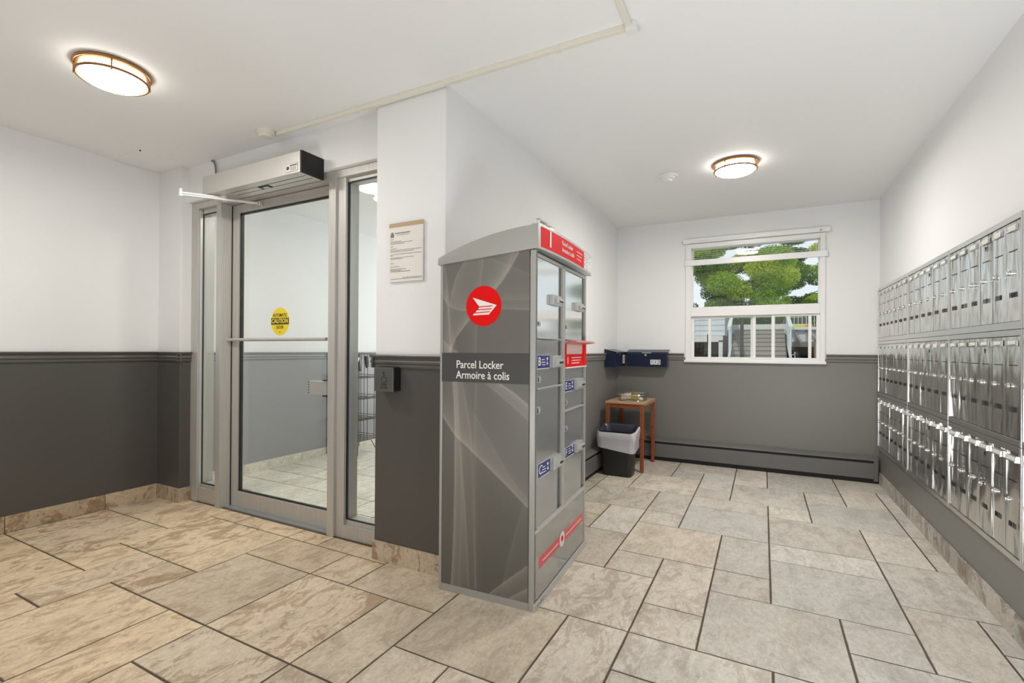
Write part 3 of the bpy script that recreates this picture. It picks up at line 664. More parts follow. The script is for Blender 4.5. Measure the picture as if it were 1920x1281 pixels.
text('lettering', 'Armoire à colis', .0485, (-.378, -.0026, .968), RX, MWh, lk, sx=.86, bold=.0003)
lg = MB(); lg.prism([(.086*math.cos(a), .087*math.sin(a)) for a in np.linspace(0, 2*math.pi, 49)[:-1]], (-.2425, -.0012, 1.270), (1, 0, 0), (0, 0, 1), (0, -.0012, 0))
lgo = lg.obj('logo_disc', MRed, lk, label='round red disc with white winged arrow')
def lp2(pts): return [((x-312)/100*.0835, -(y-558)/118*.085) for x, y in pts]
wg = MB(); OO = (-.2425, -.0024, 1.270)
wg.prism(lp2([(248, 505), (388, 555), (344, 610), (250, 613), (258, 600), (266, 597), (274, 581), (281, 578), (289, 562), (281, 552)]), OO, (1, 0, 0), (0, 0, 1), (0, -.0008, 0))
wg.obj('winged_arrow', MWh, lgo)
ws = MB()
for a, b in (((286, 560), (366, 556)), ((276, 578), (362, 573)), ((264, 596), (352, 590))):
    p = lp2([a, b, (b[0]-3, b[1]+6), (a[0]-3, a[1]+6)]); ws.prism(p, (OO[0], OO[1]-.0009, OO[2]), (1, 0, 0), (0, 0, 1), (0, -.0006, 0))
ws.obj('arrow_stripe', MRed, lgo)

# ------------------------------------------------------------------ mailbox banks on the right wall
FXM = XR-.009
slot_m = MB().obox((0, 0, 0), (.0035, 0, 0), (0, .0005, 0), (0, 0, .0005)).mesh('s', MK)
def door_mesh(w, h, seed):
    r = np.random.default_rng(seed); ny, nz = 10, 22; vs = []; fs = []
    ph = r.uniform(0, 6, 4); am = r.uniform(.0002, .0007, 3)
    for j in range(nz+1):
        for i in range(ny+1):
            u, v = i/ny, j/nz; env = math.sin(math.pi*u)**.7*math.sin(math.pi*v)**.5
            x = -env*(am[0]*math.sin(5*u+ph[0]+3*v)+am[1]*math.sin(7*v+ph[1])+am[2]*math.sin(9*u-5*v+ph[2]))
            vs.append((x, (u-.5)*w, (v-.5)*h))
    N1 = len(vs); vs += [(.004, y, z) for _, y, z in [vs[0], vs[ny], vs[(ny+1)*nz], vs[-1]]]
    for j in range(nz):
        for i in range(ny): a = j*(ny+1)+i; fs.append((a, a+ny+1, a+ny+2, a+1))
    c = [0, ny, (ny+1)*nz, (ny+1)*(nz+1)-1]
    fs.append(tuple(list(range(0, ny+1))[::1]+[N1+1, N1])); fs.append(tuple(list(range(c[2], c[3]+1))[::-1]+[N1+2, N1+3]))
    fs.append(tuple([j*(ny+1) for j in range(nz+1)][::-1]+[N1, N1+2])); fs.append(tuple([j*(ny+1)+ny for j in range(nz+1)]+[N1+3, N1+1]))
    m = MB(); m.add(vs, fs); return m.mesh('mailbox_door', MS, smooth=True)
holder = MB(); holder.box(-.008, 0, -.040, .040, -.011, -.007, 0).box(-.003, 0, -.040, .040, -.011, .012, 0).box(-.007, 0, -.041, -.037, -.011, .008, 0).box(-.007, 0, .037, .041, -.011, .008, 0).box(-.0045, -.003, -.034, .034, -.005, .009, 1)
holder_me = holder.mesh('name_holder', [MCh, MPap])
lock_me = MB().lathe([(.0115, 0), (.0115, -.003), (.0085, -.0035), (.0080, -.0075), (.0, -.008)], 20, axis='x').box(-.0088, -.008, -.001, .001, -.005, .005, 0).mesh('lock', MCh, smooth=True)
slit_me = MB().box(-.0008, 0, -.033, .033, -.0016, .0016).mesh('slit', MK)
vm = MB()
for k in range(5): vm.prism([(-.0025, -.010), (.0025, -.010), (.0032, .006), (0, .011), (-.0032, .006)], (-.0004, -.024+.012*k, 0), (0, 1, 0), (0, 0, 1), (-.0008, 0, 0))
vent_me = vm.mesh('vent_slots', MK)
key_me = MB().lathe([(.0055, 0), (.0055, -.0015)], 12, axis='x').box(-.0015, 0, -.002, .002, -.014, 0).mesh('keyhole', MK)
dcache = {}
TIERS = [(.290, .732, .314, .706, 'bottom'), (.732, 1.170, .757, 1.145, 'middle'), (1.170, 1.607, 1.201, 1.582, 'top')]
COLS = [(2.432, 3.217, 2.443, 3.208, 6, 'nearest complete column to the camera'), (3.222, 4.006, 3.232, 3.997, 6, 'second column from the window wall'),
        (4.010, 4.925, 4.018, 4.916, 7, 'farthest column against the window wall'), (1.64, 2.427, 1.65, 2.418, 6, 'column cut by the right photo edge')]
for ci, (ya, yb, da, db, nd, cdesc) in enumerate(COLS):
    for (za, zb, dz0, dz1, tn) in TIERS:
        yc = (ya+yb)/2
        t = thing('mailbox_bank', 'steel mailbox bank with %s narrow doors, %s tier, %s' % ({6: 'six', 7: 'seven'}[nd], tn, cdesc), 'mailboxes', (FXM, yc, za), group='mailbox banks on the right wall')
        hz = zb-za
        f = MB(); e2 = .001
        f.box(-.005, .009, ya-yc, da-yc-.001, e2, hz-e2).box(-.005, .009, db-yc+.001, yb-yc, e2, hz-e2).box(-.005, .009, da-yc-.001, db-yc+.001, e2, dz0-za-.001).box(-.005, .009, da-yc-.001, db-yc+.001, dz1-za+.001, hz-e2)
        f.obj('frame', MSf, t, bevel=.001)
        MB().box(.005, .0085, da-yc, db-yc, dz0-za, dz1-za).obj('backing', MK, t)
        w = (db-da)/nd; h = dz1-dz0
        for k in range(nd):
            key = (round(w, 4), round(h, 3), random.randint(0, 5))
            if key not in dcache: dcache[key] = door_mesh(w-.003, h-.003, hash(key) % 1000)
            yy = db-w*(k+.5)-yc
            d = link('mailbox_door', dcache[key], t, (random.uniform(-.0012, .0004), yy, (dz0+dz1)/2-za), (0, random.uniform(-.004, .004), random.uniform(-.012, .012)))
            top = h/2; lf_ = w/2
            link('name_holder', holder_me, d, (-.0008, lf_-.058*w/.127, top-.026))
            link('slit', slit_me, d, (-.0010, lf_-.058*w/.127, top-.111))
            link('lock', lock_me, d, (-.0008, lf_-.024, top-.191))
            link('vent_slots', vent_me, d, (-.0010, lf_-.058*w/.127, top-.279))
            if k == 3 and ci in (0, 1): link('keyhole', key_me, d, (-.001, lf_-.056, top-.052))

# ------------------------------------------------------------------ wall mailboxes, 113
def wallbox(label, loc, rz, num):
    t = thing('wall_mailbox', label, 'mailbox', loc, rz)
    W, D, Hh = .385, .105, .165
    MB().box(-W/2, W/2, -D, 0, 0, Hh-.035).prism([(0, Hh-.036), (-D, Hh-.036), (-D, Hh-.030), (0, Hh)], (-W/2, 0, 0), (0, 1, 0), (0, 0, 1), (W, 0, 0)).obj('box', MNavy, t, bevel=.002)
    MB().prism([(0, Hh), (0, Hh+.005), (-D-.012, Hh-.021), (-D-.014, Hh-.040), (-D-.010, Hh-.040), (-D-.009, Hh-.026)], (-W/2-.008, 0, 0), (0, 1, 0), (0, 0, 1), (W+.016, 0, 0)).obj('lid', MNavy, t, bevel=.001)
    MB().lathe([(.010, 0), (.010, -.004), (.006, -.005)], 16, (-.012, -D, .112), axis='y').obj('lock', MCh, t, smooth=True)
    if num:
        for k, ch in enumerate(num):
            s = MB().box(.035+.033*k, .064+.033*k, -D-.001, -D, .022, .070).obj('number_sticker', MWp, t)
            text('lettering', ch, .052, (.0495+.033*k, -D-.0012, .046), RX, MInk, s, 'CENTER', bold=.0008)
        MB().box(-.045, .045, -D-.013, -D-.0115, Hh-.034, Hh-.026).obj('lid_label', MWp, t)
    else:
        s = MB().box(.085, .165, -D-.001, -D, .030, .115).obj('address_label', MWp, t)
        q2 = MB()
        for k in range(5): q2.box(.10, .15, -D-.0016, -D-.001, .040+.014*k, .046+.014*k)
        q2.obj('label_print', MInk, s)
    return t
wallbox('navy metal letter box numbered 113 on the back wall left of window', (-1.02, YB, .925), 0, '113')
wallbox('navy metal letter box with white label on the side wall by the corner', (XL, 4.675, .925), math.radians(90), '')

# ------------------------------------------------------------------ baseboard heaters
def heater(name, label, loc, rz, Ln):
    t = thing(name, label, 'heater', loc, rz)
    MB().prism([(0, .215), (-.012, .222), (-.058, .197), (-.062, .188), (-.055, .186), (0, .205)], (0, 0, 0), (0, 1, 0), (0, 0, 1), (Ln, 0, 0)).obj('top_cover', MH, t)
    MB().box(.002, Ln-.002, -.050, -.0, .030, .190).obj('element_recess', MK, t)
    MB().prism([(-.052, .166), (-.061, .160), (-.061, .040), (-.050, .036), (-.048, .040), (-.058, .046), (-.058, .158)], (0, 0, 0), (0, 1, 0), (0, 0, 1), (Ln, 0, 0)).obj('front_panel', MH, t)
    MB().box(0, Ln, -.045, 0, .0, .03).obj('toe_space', MK, t)
    MB().box(Ln-.03, Ln, -.0625, 0, .02, .2).obj('end_cap', MH, t, bevel=.002)
    return t
heater('baseboard_heater', 'long low grey baseboard heater under the window', (XL+.065, YB, 0), 0, XR-XL-.08)
heater('baseboard_heater', 'grey baseboard heater on the side wall behind the waste bin', (XL, 2.62, 0), math.radians(90), YB-2.62-.066)

# ------------------------------------------------------------------ window_1
wn1 = thing('window_1', None, None, (0, 0, 0), kind='structure')
f = MB(); x0, x1, z0, z1 = WX0, WX1, WZ0, WZ1; y0, y1 = YB-.014, YB+.09
f.box(x0, -.622, y0, y1, z0, z1).box(.436, x1, y0, y1, z0, z1).box(-.622, .436, y0, y1, 2.072, z1).box(-.622, .436, y0, y1, z0, 1.012).box(-.622, .436, y0, y1, 1.415, 1.500)
f.obj('window_frame', MWp, wn1, bevel=.003)
MB().box(x0-.01, x1+.008, YB-.026, YB, z0-.016, z0+.006).obj('window_sill', MWp, wn1, bevel=.003)
MB().box(-.622, .436, YB+.045, YB+.050, 1.50, 2.072).obj('upper_glass', MGl, wn1)
MB().box(-.626, -.61, YB+.03, YB+.06, 1.5, 2.07).box(-.61, .43, YB+.03, YB+.06, 1.497, 1.508).box(.425, .44, YB+.03, YB+.06, 1.5, 2.07).obj('glazing_bead', MWp, wn1)
def sash(name, a, b, yc, bars):
    m = MB().box(a, a+.026, yc-.014, yc+.014, 1.013, 1.414).box(b-.026, b, yc-.014, yc+.014, 1.013, 1.414).box(a+.026, b-.026, yc-.014, yc+.014, 1.013, 1.026).box(a+.026, b-.026, yc-.014, yc+.014, 1.398, 1.414)
    for c, hw in bars: m.box(c-hw, c+hw, yc-.012, yc+.012, 1.026, 1.398)
    s = m.obj(name, MWp, wn1, bevel=.002); MB().box(a+.02, b-.02, yc-.002, yc+.002, 1.02, 1.405).obj('pane', MGl, s)
sash('sash', -.622, -.062, YB+.035, [(-.457, .013)])
sash('sash', -.105, .095, YB+.062, [])
sash('sash', .065, .436, YB+.018, [(.362, .012)])
MB().box(-.478, -.470, YB+.012, YB+.022, 1.15, 1.24).obj('sash_latch', MKg, wn1)
# mini blind, mostly raised
bl = thing('mini_blind', 'white mini blind with slats partly raised at top of the window', 'blind', (-.095, YB-.02, 0))
MB().box(-.60, .600, -.022, .006, 2.118, 2.160).obj('headrail', MWp, bl, bevel=.003)
for k in range(7):
    z = 2.085-.0185*k; MB().obox((0, .01, z), (.578, 0, 0), (0, .0085, .002), (0, -.0001, .0004)).obj('slat', MWp, bl)
MB().box(-.583, .583, -.012, .016, 1.905, 1.957).obj('bottom_rail', MWp, bl, bevel=.002, label='stack of closed slats on the bottom rail')
for x in (-.50, .50): MB().tube([(x, .01, 2.12), (x, .01, 1.95)], .0012, 5).obj('ladder_cord', MWp2, bl)
MB().tube(bez([(-.48, -.024, 2.135), (-.2, -.026, 2.133), (0, -.026, 2.139), (.02, -.026, 2.145), (.01, -.026, 2.150)], 6), .0018, 6).obj('pull_cord', MWp2, bl)
MB().lathe([(.010, 0), (.008, -.012)], 12, (.53, -.022, 2.132), axis='y').obj('end_bracket', MLt, bl)

# ------------------------------------------------------------------ side table, tray, bin
tb = thing('side_table', 'small reddish wooden side table with pale top in the alcove corner', 'table', (-1.095, 4.55, 0))
def leg(x, y, lean=(0, 0)):
    m = MB(); s = .015
    m.add([(x+lean[0]-s, y+lean[1]-s, 0), (x+lean[0]+s, y+lean[1]-s, 0), (x+lean[0]+s, y+lean[1]+s, 0), (x+lean[0]-s, y+lean[1]+s, 0), (x-s*1.1, y-s*1.1, .60), (x+s*1.1, y-s*1.1, .60), (x+s*1.1, y+s*1.1, .60), (x-s*1.1, y+s*1.1, .60)],
          [(0, 3, 2, 1), (4, 5, 6, 7), (0, 1, 5, 4), (1, 2, 6, 5), (2, 3, 7, 6), (3, 0, 4, 7)])
    m.obj('leg', MWd, tb, bevel=.003)
for x in (-.165, .145):
    for y in (-.225, .255): leg(x, y)
top = MB().box(-.185, .165, -.245, .275, .602, .620); top.obj('tabletop', MWt, tb, bevel=.003)
MB().box(-.165, .145, -.235, -.220, .565, .602).box(-.165, .145, .25, .265, .565, .602).box(-.175, -.16, -.225, .255, .565, .602).box(.14, .155, -.225, .255, .565, .602).obj('apron', MWd, tb)
lc = MB()
for k in range(9): lc.add([(.1665, -.23+.054*k, .606), (.1665, -.176+.054*k, .606), (.168, -.19+.054*k, .588), (.168, -.216+.054*k, .590)], [(0, 1, 2, 3)])
lc.obj('edge_lace', MWt, tb)
MB().box(-.16, .14, -.22, .25, .292, .306).obj('shelf', wood('dark_shelf', (.10, .05, .035), (.20, .11, .08)), tb, bevel=.002)
tag(MB().box(-.05, .05, -.03, .03, 0, .035).obj('wooden_block', MWd, None, bevel=.003), 'small reddish wooden block on the lower shelf of side table', 'block').location = (-1.02, 4.52, .3075)
cl = glassmat('clear_acrylic', (.9, .93, .93), 1.6)
ty = thing('tray', 'clear oblong tray with chrome rim on the side table', 'tray', (-1.075, 4.52, .620))
tm = MB(); n = 32
def sup(r, z, k): 
    a = 2*math.pi*k/n; c, s = math.cos(a), math.sin(a); return (math.copysign(abs(c)**.55, c)*.135*r, math.copysign(abs(s)**.55, s)*.16*r, z)
vs = [sup(r, z, k) for r, z in ((.80, .002), (.84, .004), (.97, .058), (.985, .058), (.86, .0), (.80, 0)) for k in range(n)]
tm.add(vs, [(i*n+k, i*n+(k+1) % n, (i+1) * n+(k+1) % n, (i+1)*n+k) for i in range(5) for k in range(n)]+[tuple(range(n))])
tm.obj('bowl', cl, ty, smooth=True)
MB().tube([sup(.98, .058, k) for k in range(n+1)], .0022, 6, cap=False).obj('rim', MCh, ty, smooth=True)
MB().tube([sup(.84, .004, k) for k in range(n+1)], .0025, 6, cap=False).obj('base_ring', MCh, ty, smooth=True)
def mag(name, label, loc, rot, col, col2, s=(.075, .1)):
    m = MB().box(-s[0], s[0], -s[1], s[1], 0, .004, 0); mm = mat(name, col, .35)
    tc = N(mm, 'ShaderNodeTexCoord'); v = N(mm, 'ShaderNodeTexVoronoi'); v.inputs['Scale'].default_value = 22; L(mm, tc.outputs['Object'], v.inputs['Vector'])
    L(mm, mix(mm, v.outputs['Distance'], col, col2), bsdf(mm).inputs['Base Color'])
    o = m.obj(name, mm); o.location = loc; o.rotation_euler = rot; return tag(o, label, 'leaflet')
mag('leaflet', 'brown and white leaflet leaning in the tray, left one', (-1.135, 4.49, .652), (.5, -.15, .1), (.30, .16, .10), (.75, .62, .5), (.045, .05))
mag('leaflet', 'green and orange leaflet leaning in the middle of the tray', (-1.055, 4.50, .650), (.45, .12, -.1), (.10, .16, .03), (.5, .28, .06), (.038, .05))
cp = MB(); bmx = bmesh.new(); bmesh.ops.create_icosphere(bmx, subdivisions=3, radius=.022)
for v in bmx.verts: v.co *= 1+random.uniform(-.28, .15); v.co.z *= .6
me = bpy.data.meshes.new('crumpled_paper'); bmx.to_mesh(me); bmx.free(); me.materials.append(MWp)
tag(link('crumpled_paper', me, None, (-.995, 4.47, .640)), 'small crumpled white paper at the right end of the tray', 'paper')

bn = thing('waste_bin', 'black rectangular waste bin lined with a white bag beside side table', 'waste bin', (-1.118, 4.165, 0))
def rr(w, d, r, z, n=9):
    out = []
    for cx, cy, a0 in ((w-r, d-r, 0), (-w+r, d-r, 90), (-w+r, -d+r, 180), (w-r, -d+r, 270)):
        for k in range(n): a = math.radians(a0+90*k/(n-1)); out.append((cx+r*math.cos(a), cy+r*math.sin(a), z))
    return out
def loft(rings):
    n = len(rings[0]); m = MB(); m.add([p for r in rings for p in r], [(i*n+k, i*n+(k+1) % n, (i+1)*n+(k+1) % n, (i+1)*n+k) for i in range(len(rings)-1) for k in range(n)]); return m
bm_ = loft([rr(.118, .068, .03, .0), rr(.128, .076, .035, .008), rr(.150, .095, .04, .378), rr(.156, .100, .042, .388), rr(.150, .094, .04, .388), rr(.128, .076, .03, .01)])
n = 36; bm_.f += [tuple(range(n))[::-1], tuple(range(5*n, 6*n))]; bm_.mi += [0, 0]
bm_.obj('bin_body', mat('black_plastic', (.012, .014, .014), .38), bn, smooth=True)
def liner():
    prof = [(.70, .18, 0), (.80, .30, .25), (.93, .385, .6), (1.06, .404, 1), (1.13, .394, 1), (1.15, .36, 1.3), (1.12, .325, 1.3), (1.10, .29, 1.0), (1.09, .262, .8)]
    vs = []; K = 124
    for j, (s_, z, wr) in enumerate(prof):
        ring = rr(.150*s_, .096*s_+.004, .045, 0, 31)
        for k, (px_, py_, _) in enumerate(ring):
            a = math.atan2(py_*1.5, px_); l = math.hypot(px_, py_)
            wv = 1+wr*(.018*math.sin(7*a+j*1.1)+.014*math.sin(17*a-j*.9)+.016*math.sin(3*a+j))
            hem = -(j-3)/5*(.042*(math.cos(a+.95)*.5+.5)-.008*math.sin(2*a)) if j >= 4 else 0
            vs.append((px_*wv, py_*wv, z+hem+wr*.004*math.sin(5*a+j)+(py_*.20 if 2 <= j <= 5 else 0)))
    m = MB(); J = len(prof); m.add(vs, [(i*K+k, i*K+(k+1) % K, (i+1)*K+(k+1) % K, (i+1)*K+k) for i in range(J-1) for k in range(K)])
    m.mi = [1 if q < 3*K else 0 for q in range(len(m.f))]
    mm = mat('white_bag_film', (.66, .65, .69), .32, alpha=.80); bsdf(mm).inputs['Transmission Weight'].default_value = .0
    tc = N(mm, 'ShaderNodeTexCoord'); nn = noise(mm, vscale(mm, tc.outputs['Object'], (6, 6, 28)), 3, 5, .6, .6)
    L(mm, bump(mm, nn, .5, .006), bsdf(mm).inputs['Normal']); return m.obj('bag_liner', [mm, mat('bag_inner_film', (.035, .036, .06), .3)], bn, smooth=True)
liner()
dk = loft([rr(.130, .076, .03, .345), rr(.131, .077, .03, .352)]); dk.f += [tuple(range(36, 72))]; dk.mi += [0]; dk.obj('bag_inside', mat('dark_blue_bag', (.012, .013, .03), .3), bn)

# ------------------------------------------------------------------ wire rack in the vestibule
MWire = mat('dark_wire', (.10, .09, .085), .4, .6)
rk = thing('wire_rack', 'tall dark wire shelf rack against the vestibule wall', 'rack', (-3.74, 3.62, 0))
ox, oy = 3.74, -3.62
Y0r, Y1r = 3.455, 3.90
for y in (Y0r, 3.495, 3.531, 3.575, 3.612, 3.653, 3.70, 3.80, Y1r): MB().tube([(-3.60+ox, y+oy, .15), (-3.60+ox, y+oy, 1.03)], .0034, 6).obj('upright', MWire, rk)
for y in (Y0r, 3.68, Y1r): MB().tube([(-3.91+ox, y+oy, .02), (-3.91+ox, y+oy, 1.03)], .0036, 6).obj('upright', MWire, rk)
for z in (.785, .571, .357, .149):
    m = MB()
    pts = [(-3.595, Y0r), (-3.595, Y1r), (-3.91, Y1r), (-3.91, Y0r), (-3.595, Y0r)]
    for zz in (z, z+.022): m.tube([(a+ox, b+oy, zz) for a, b in pts], .0032, 6)
    for k in range(13): y = Y0r+.034*k; m.tube([(-3.595+ox, y+oy, z), (-3.75+ox, y+oy, z-.012), (-3.91+ox, y+oy, z)], .002, 5)
    for k in range(6): x = -3.61-.055*k; m.tube([(x+ox, Y0r+oy, z+.002), (x+ox, Y1r+oy, z+.002)], .002, 5)
    m.obj('wire_shelf', MWire, rk)
for yy in (3.569, 3.86): MB().tube([(-3.60+ox, yy-.10+oy, .14), (-3.598+ox, yy-.012+oy, .006), (-3.598+ox, yy+oy, .004), (-3.598+ox, yy+.006+oy, .15)], .004, 6).obj('foot', MWire, rk)
MB().tube([(-3.60+ox, Y0r+oy, 1.03), (-3.60+ox, Y1r+oy, 1.03), (-3.91+ox, Y1r+oy, 1.03)], .0045, 6).obj('top_rail', MWire, rk)
hb = MB().prism([(-.075, 0), (.02, 0), (.045, -.05), (.055, -.14), (-.075, -.15)], (0, 0, 0), (0, 1, 0), (0, 0, 1), (.03, 0, 0))
tag(hb.obj('black_bag', MK, None, bevel=.006), 'small black bag hanging at the top of the wire rack', 'bag').location = (-3.59, 3.515, 1.0)
hb2 = MB().prism([(-.04, 0), (.03, .0), (.0, -.06), (-.04, -.11), (-.075, -.1), (-.075, -.02)], (0, 0, 0), (0, 1, 0), (0, 0, 1), (.02, 0, 0))
tag(hb2.obj('white_mitt', MWp2, None, bevel=.004), 'white cloth mitt hanging beside the black bag on the wire rack', 'mitt').location = (-3.555, 3.50, .995)
hs = MB().tube(bez([(0, 0, 0), (0, .012, -.05), (0, .02, -.10), (0, .01, -.13)], 5), [.008]*5+[.018]*6+[.022]*4+[.012], 8) if False else MB().prism([(0, 0), (.03, 0), (.045, -.05), (.045, -.11), (.02, -.125), (.005, -.08)], (0, 0, 0), (0, 1, 0), (0, 0, 1), (.018, 0, 0))
tag(hs.obj('shoe_horn', MKg, None, bevel=.005), 'black shoe-shaped item hanging at right of the wire rack top', 'shoe').location = (-3.60, 3.655, 1.01)

# ------------------------------------------------------------------ outside the window
MWo = mat('outdoor_white', (.50, .50, .49), .7); MStn = mat('concrete', (.26, .25, .23), .8); MSid = mat('pale_siding', (.48, .51, .53), .6); MLawn = mat('lawn', (.16, .30, .05), .9); MBrn = mat('brown_wall', (.20, .13, .10), .8)  # outdoor white darkened so sunlit parts do not burn out
MSh = mat('dark_opening', (.05, .05, .05), .8)
gd = tag(MB().box(-30, 30, 5.6, 60, -.3, .76).obj('ground', mat('paving', (.32, .31, .29), .9)), 'grey paved ground outside the window', 'ground'); gd['kind'] = 'structure'; del gd['category']
stt = thing('outdoor_stairs', 'pale concrete stairs climbing away outside the window', 'stairs', (0, 0, 0))
for k in range(8): MB().box(-.80, .56, 14.6+.28*k, 17.2, .76+.125*k, .76+.125*(k+1)).box(-.80, .56, 14.58+.28*k, 14.9+.28*k, .76+.125*(k+1)-.02, .76+.125*(k+1)+.004).obj('step', MStn, stt)
tw = MB().box(-6, 6, 17.3, 17.6, .76, 1.78).box(-.9, .62, 17.25, 17.6, 1.62, 1.95); tag(tw.obj('garden_parapet', MWo), 'white low garden wall at the head of outdoor stairs', 'wall')
def railing(name, label, pts, bars, z0, m=MSid):
    t = thing(name, label, 'railing', (0, 0, 0)); a, b = Vector(pts[0]), Vector(pts[1])
    MB().bar(a+Vector((0, 0, .9)), b+Vector((0, 0, .9)), .09, .09).obj('handrail', m, t); MB().bar(a+Vector((0, 0, .15)), b+Vector((0, 0, .15)), .06, .06).obj('bottom_rail', m, t)
    for k in range(bars+1): p = a.lerp(b, k/bars); MB().bar(p+Vector((0, 0, .12)), p+Vector((0, 0, .92)), .03).obj('baluster', m, t)
railing('stair_railing', 'pale blue railing down the left side of outdoor stairs', ((-.78, 13.6, .78), (-.90, 17.1, 1.36)), 10, 0)
railing('stair_railing', 'pale blue railing down the right side of outdoor stairs', ((.615, 14.0, .78), (.635, 17.1, 1.36)), 10, 0)
tag(MB().box(-.46, -.39, 11.9, 12.0, .76, 2.08).obj('lamp_post', mat('black_post', (.03, .03, .025), .5)), 'dark square post standing outside left of the stairs', 'post')
bl_ = thing('annex_building', 'pale sided raised building left of the outdoor stairs', 'building', (0, 0, 0))
MB().box(-6, -1.0, 15.4, 17.1, 1.55, 2.30).obj('wall', MSid, bl_); MB().box(-6, -1.05, 15.3, 15.5, 1.36, 1.54).obj('beam', MWo, bl_); MB().box(-6, -1.2, 16.9, 17.1, .76, 1.4).obj('dark_recess', MSh, bl_)
MB().box(-1.16, -1.05, 15.3, 15.4, .76, 1.4).obj('post', MWo, bl_)
for k in range(4): MB().box(-6, -1.0, 15.385, 15.4, 1.70+.16*k, 1.71+.16*k).obj('siding_line', mat('siding_gap', (.5, .52, .54), .7), bl_)
cp_ = thing('carport', 'low grey carport with diagonal braces right of the outdoor stairs', 'carport', (0, 0, 0))
MB().box(.70, 5, 15.2, 17.2, 1.68, 1.76).obj('deck', MWo, cp_); MB().box(.70, 5, 15.3, 15.4, 1.36, 1.68).obj('panel', MSid, cp_)
for k in range(5): MB().box(.80+.22*k, .83+.22*k, 15.25, 15.3, 1.36, 1.70).obj('batten', MStn, cp_)
MB().bar((.74, 15.17, 1.62), (.92, 15.22, 1.34), .05).obj('brace', MStn, cp_); MB().bar((1.06, 15.17, 1.70), (1.3, 15.17, 1.38), .05).obj('brace', MStn, cp_)
MB().box(.70, 5, 15.2, 15.4, 1.22, 1.36).obj('beam', mat('dark_beam', (.13, .12, .11), .8), cp_); MB().box(.70, 5, 17.0, 17.2, .76, 1.25).obj('back_wall', MSh, cp_); MB().box(1.20, 3, 14.9, 15.2, .76, 1.32).obj('side_wall', MBrn, cp_)
MB().box(.70, .73, 14.2, 14.24, .76, 1.08).box(.66, .73, 14.2, 14.24, 1.0, 1.02).obj('gate_post', MWo, cp_)
fnc = thing('fence_railing', 'white metal railing above the carport in front of the car', 'railing', (0, 0, 0))
MB().box(.70, 4, 17.0, 17.06, 1.80, 1.84).box(.70, 4, 17.0, 17.06, 2.40, 2.44).obj('rails', MWo, fnc)
for k in range(26): MB().box(.72+.105*k, .735+.105*k, 17.02, 17.04, 1.78, 2.42).obj('baluster', MWo, fnc)
lw = tag(MB().add([(-20, 17.6, 1.5), (20, 17.6, 1.5), (20, 45, 2.45), (-20, 45, 2.45), (-20, 17.6, .7), (20, 17.6, .7), (20, 45, .7), (-20, 45, .7)], [(0, 1, 2, 3), (0, 4, 5, 1), (1, 5, 6, 2), (2, 6, 7, 3), (3, 7, 4, 0)]).obj('lawn', MLawn), 'green sloping lawn beyond the garden wall', 'lawn')
lw['kind'] = 'structure'; del lw['category']
# car
cr = thing('car', 'bright yellow-green car parked on the lawn beyond the railing', 'car', (1.80, 34, 2.28))
cm = mat('car_paint', (.50, .52, .06), .35, .1)
def crs(w, z0, z1, y0, y1, in_=.0): return MB().add([(-w, y0, z0), (w, y0, z0), (w, y1, z0), (-w, y1, z0), (-w+in_, y0+in_*.8, z1), (w-in_, y0+in_*.8, z1), (w-in_, y1-in_*.8, z1), (-w+in_, y1-in_*.8, z1)], [(0, 3, 2, 1), (4, 5, 6, 7), (0, 1, 5, 4), (1, 2, 6, 5), (2, 3, 7, 6), (3, 0, 4, 7)])
crs(.85, .18, .50, 0, 4.0, .03).obj('body', cm, cr, bevel=.06); crs(.80, .50, .95, .5, 3.0, .22).obj('cabin', mat('car_glass', (.03, .035, .04), .08, 0, .8), cr, bevel=.05); crs(.60, .95, .98, .7, 2.7, .04).obj('roof', cm, cr, bevel=.01)
for s in (-1, 1):
    MB().box(s*.62-.17, s*.62+.17, -.015, .02, .34, .46).obj('tail_light', mat('red_orange_lens', (.7, .12, .02), .3), cr)
    for yy in (.7, 3.2): MB().lathe([(.30, -.1), (.30, .1)], 20, (s*.78, yy, .30), axis='x').obj('wheel', MKg, cr)
# trees and hedge: leaves are real small blades
def leaves(name, blobs, count, size, cols, parent=None, seed=1):
    r = np.random.default_rng(seed); vol = np.array([b[3]*b[4]*b[5] for b in blobs]); idx = r.choice(len(blobs), count, p=vol/vol.sum())
    B_ = np.array([b[:6] for b in blobs])[idx]; d = r.normal(size=(count, 3)); d /= np.linalg.norm(d, axis=1)[:, None]; rad = r.uniform(.35, 1, count)**.5
    c = B_[:, :3]+d*B_[:, 3:6]*rad[:, None]
    u = r.normal(size=(count, 3)); u /= np.linalg.norm(u, axis=1)[:, None]; t = r.normal(size=(count, 3)); v = np.cross(u, t); v /= np.linalg.norm(v, axis=1)[:, None]
    s = size*r.uniform(.6, 1.3, count)[:, None]
    V = np.stack([c-u*s, c+v*s*.42, c+u*s, c-v*s*.42], 1).reshape(-1, 3)
    me = bpy.data.meshes.new(name); me.vertices.add(4*count); me.vertices.foreach_set('co', V.ravel().astype(np.float32)); me.loops.add(4*count); me.loops.foreach_set('vertex_index', np.arange(4*count))
    me.polygons.add(count); me.polygons.foreach_set('loop_start', np.arange(0, 4*count, 4)); me.polygons.foreach_set('loop_total', [4]*count)
    hue = np.clip(r.normal(.5, .25, len(blobs))[idx]+r.normal(0, .12, count), 0, 1)
    for m in cols: me.materials.append(m)
    me.polygons.foreach_set('material_index', np.minimum((hue*len(cols)).astype(int), len(cols)-1)); me.update(calc_edges=True); me.validate()
    return link(name, me, parent)
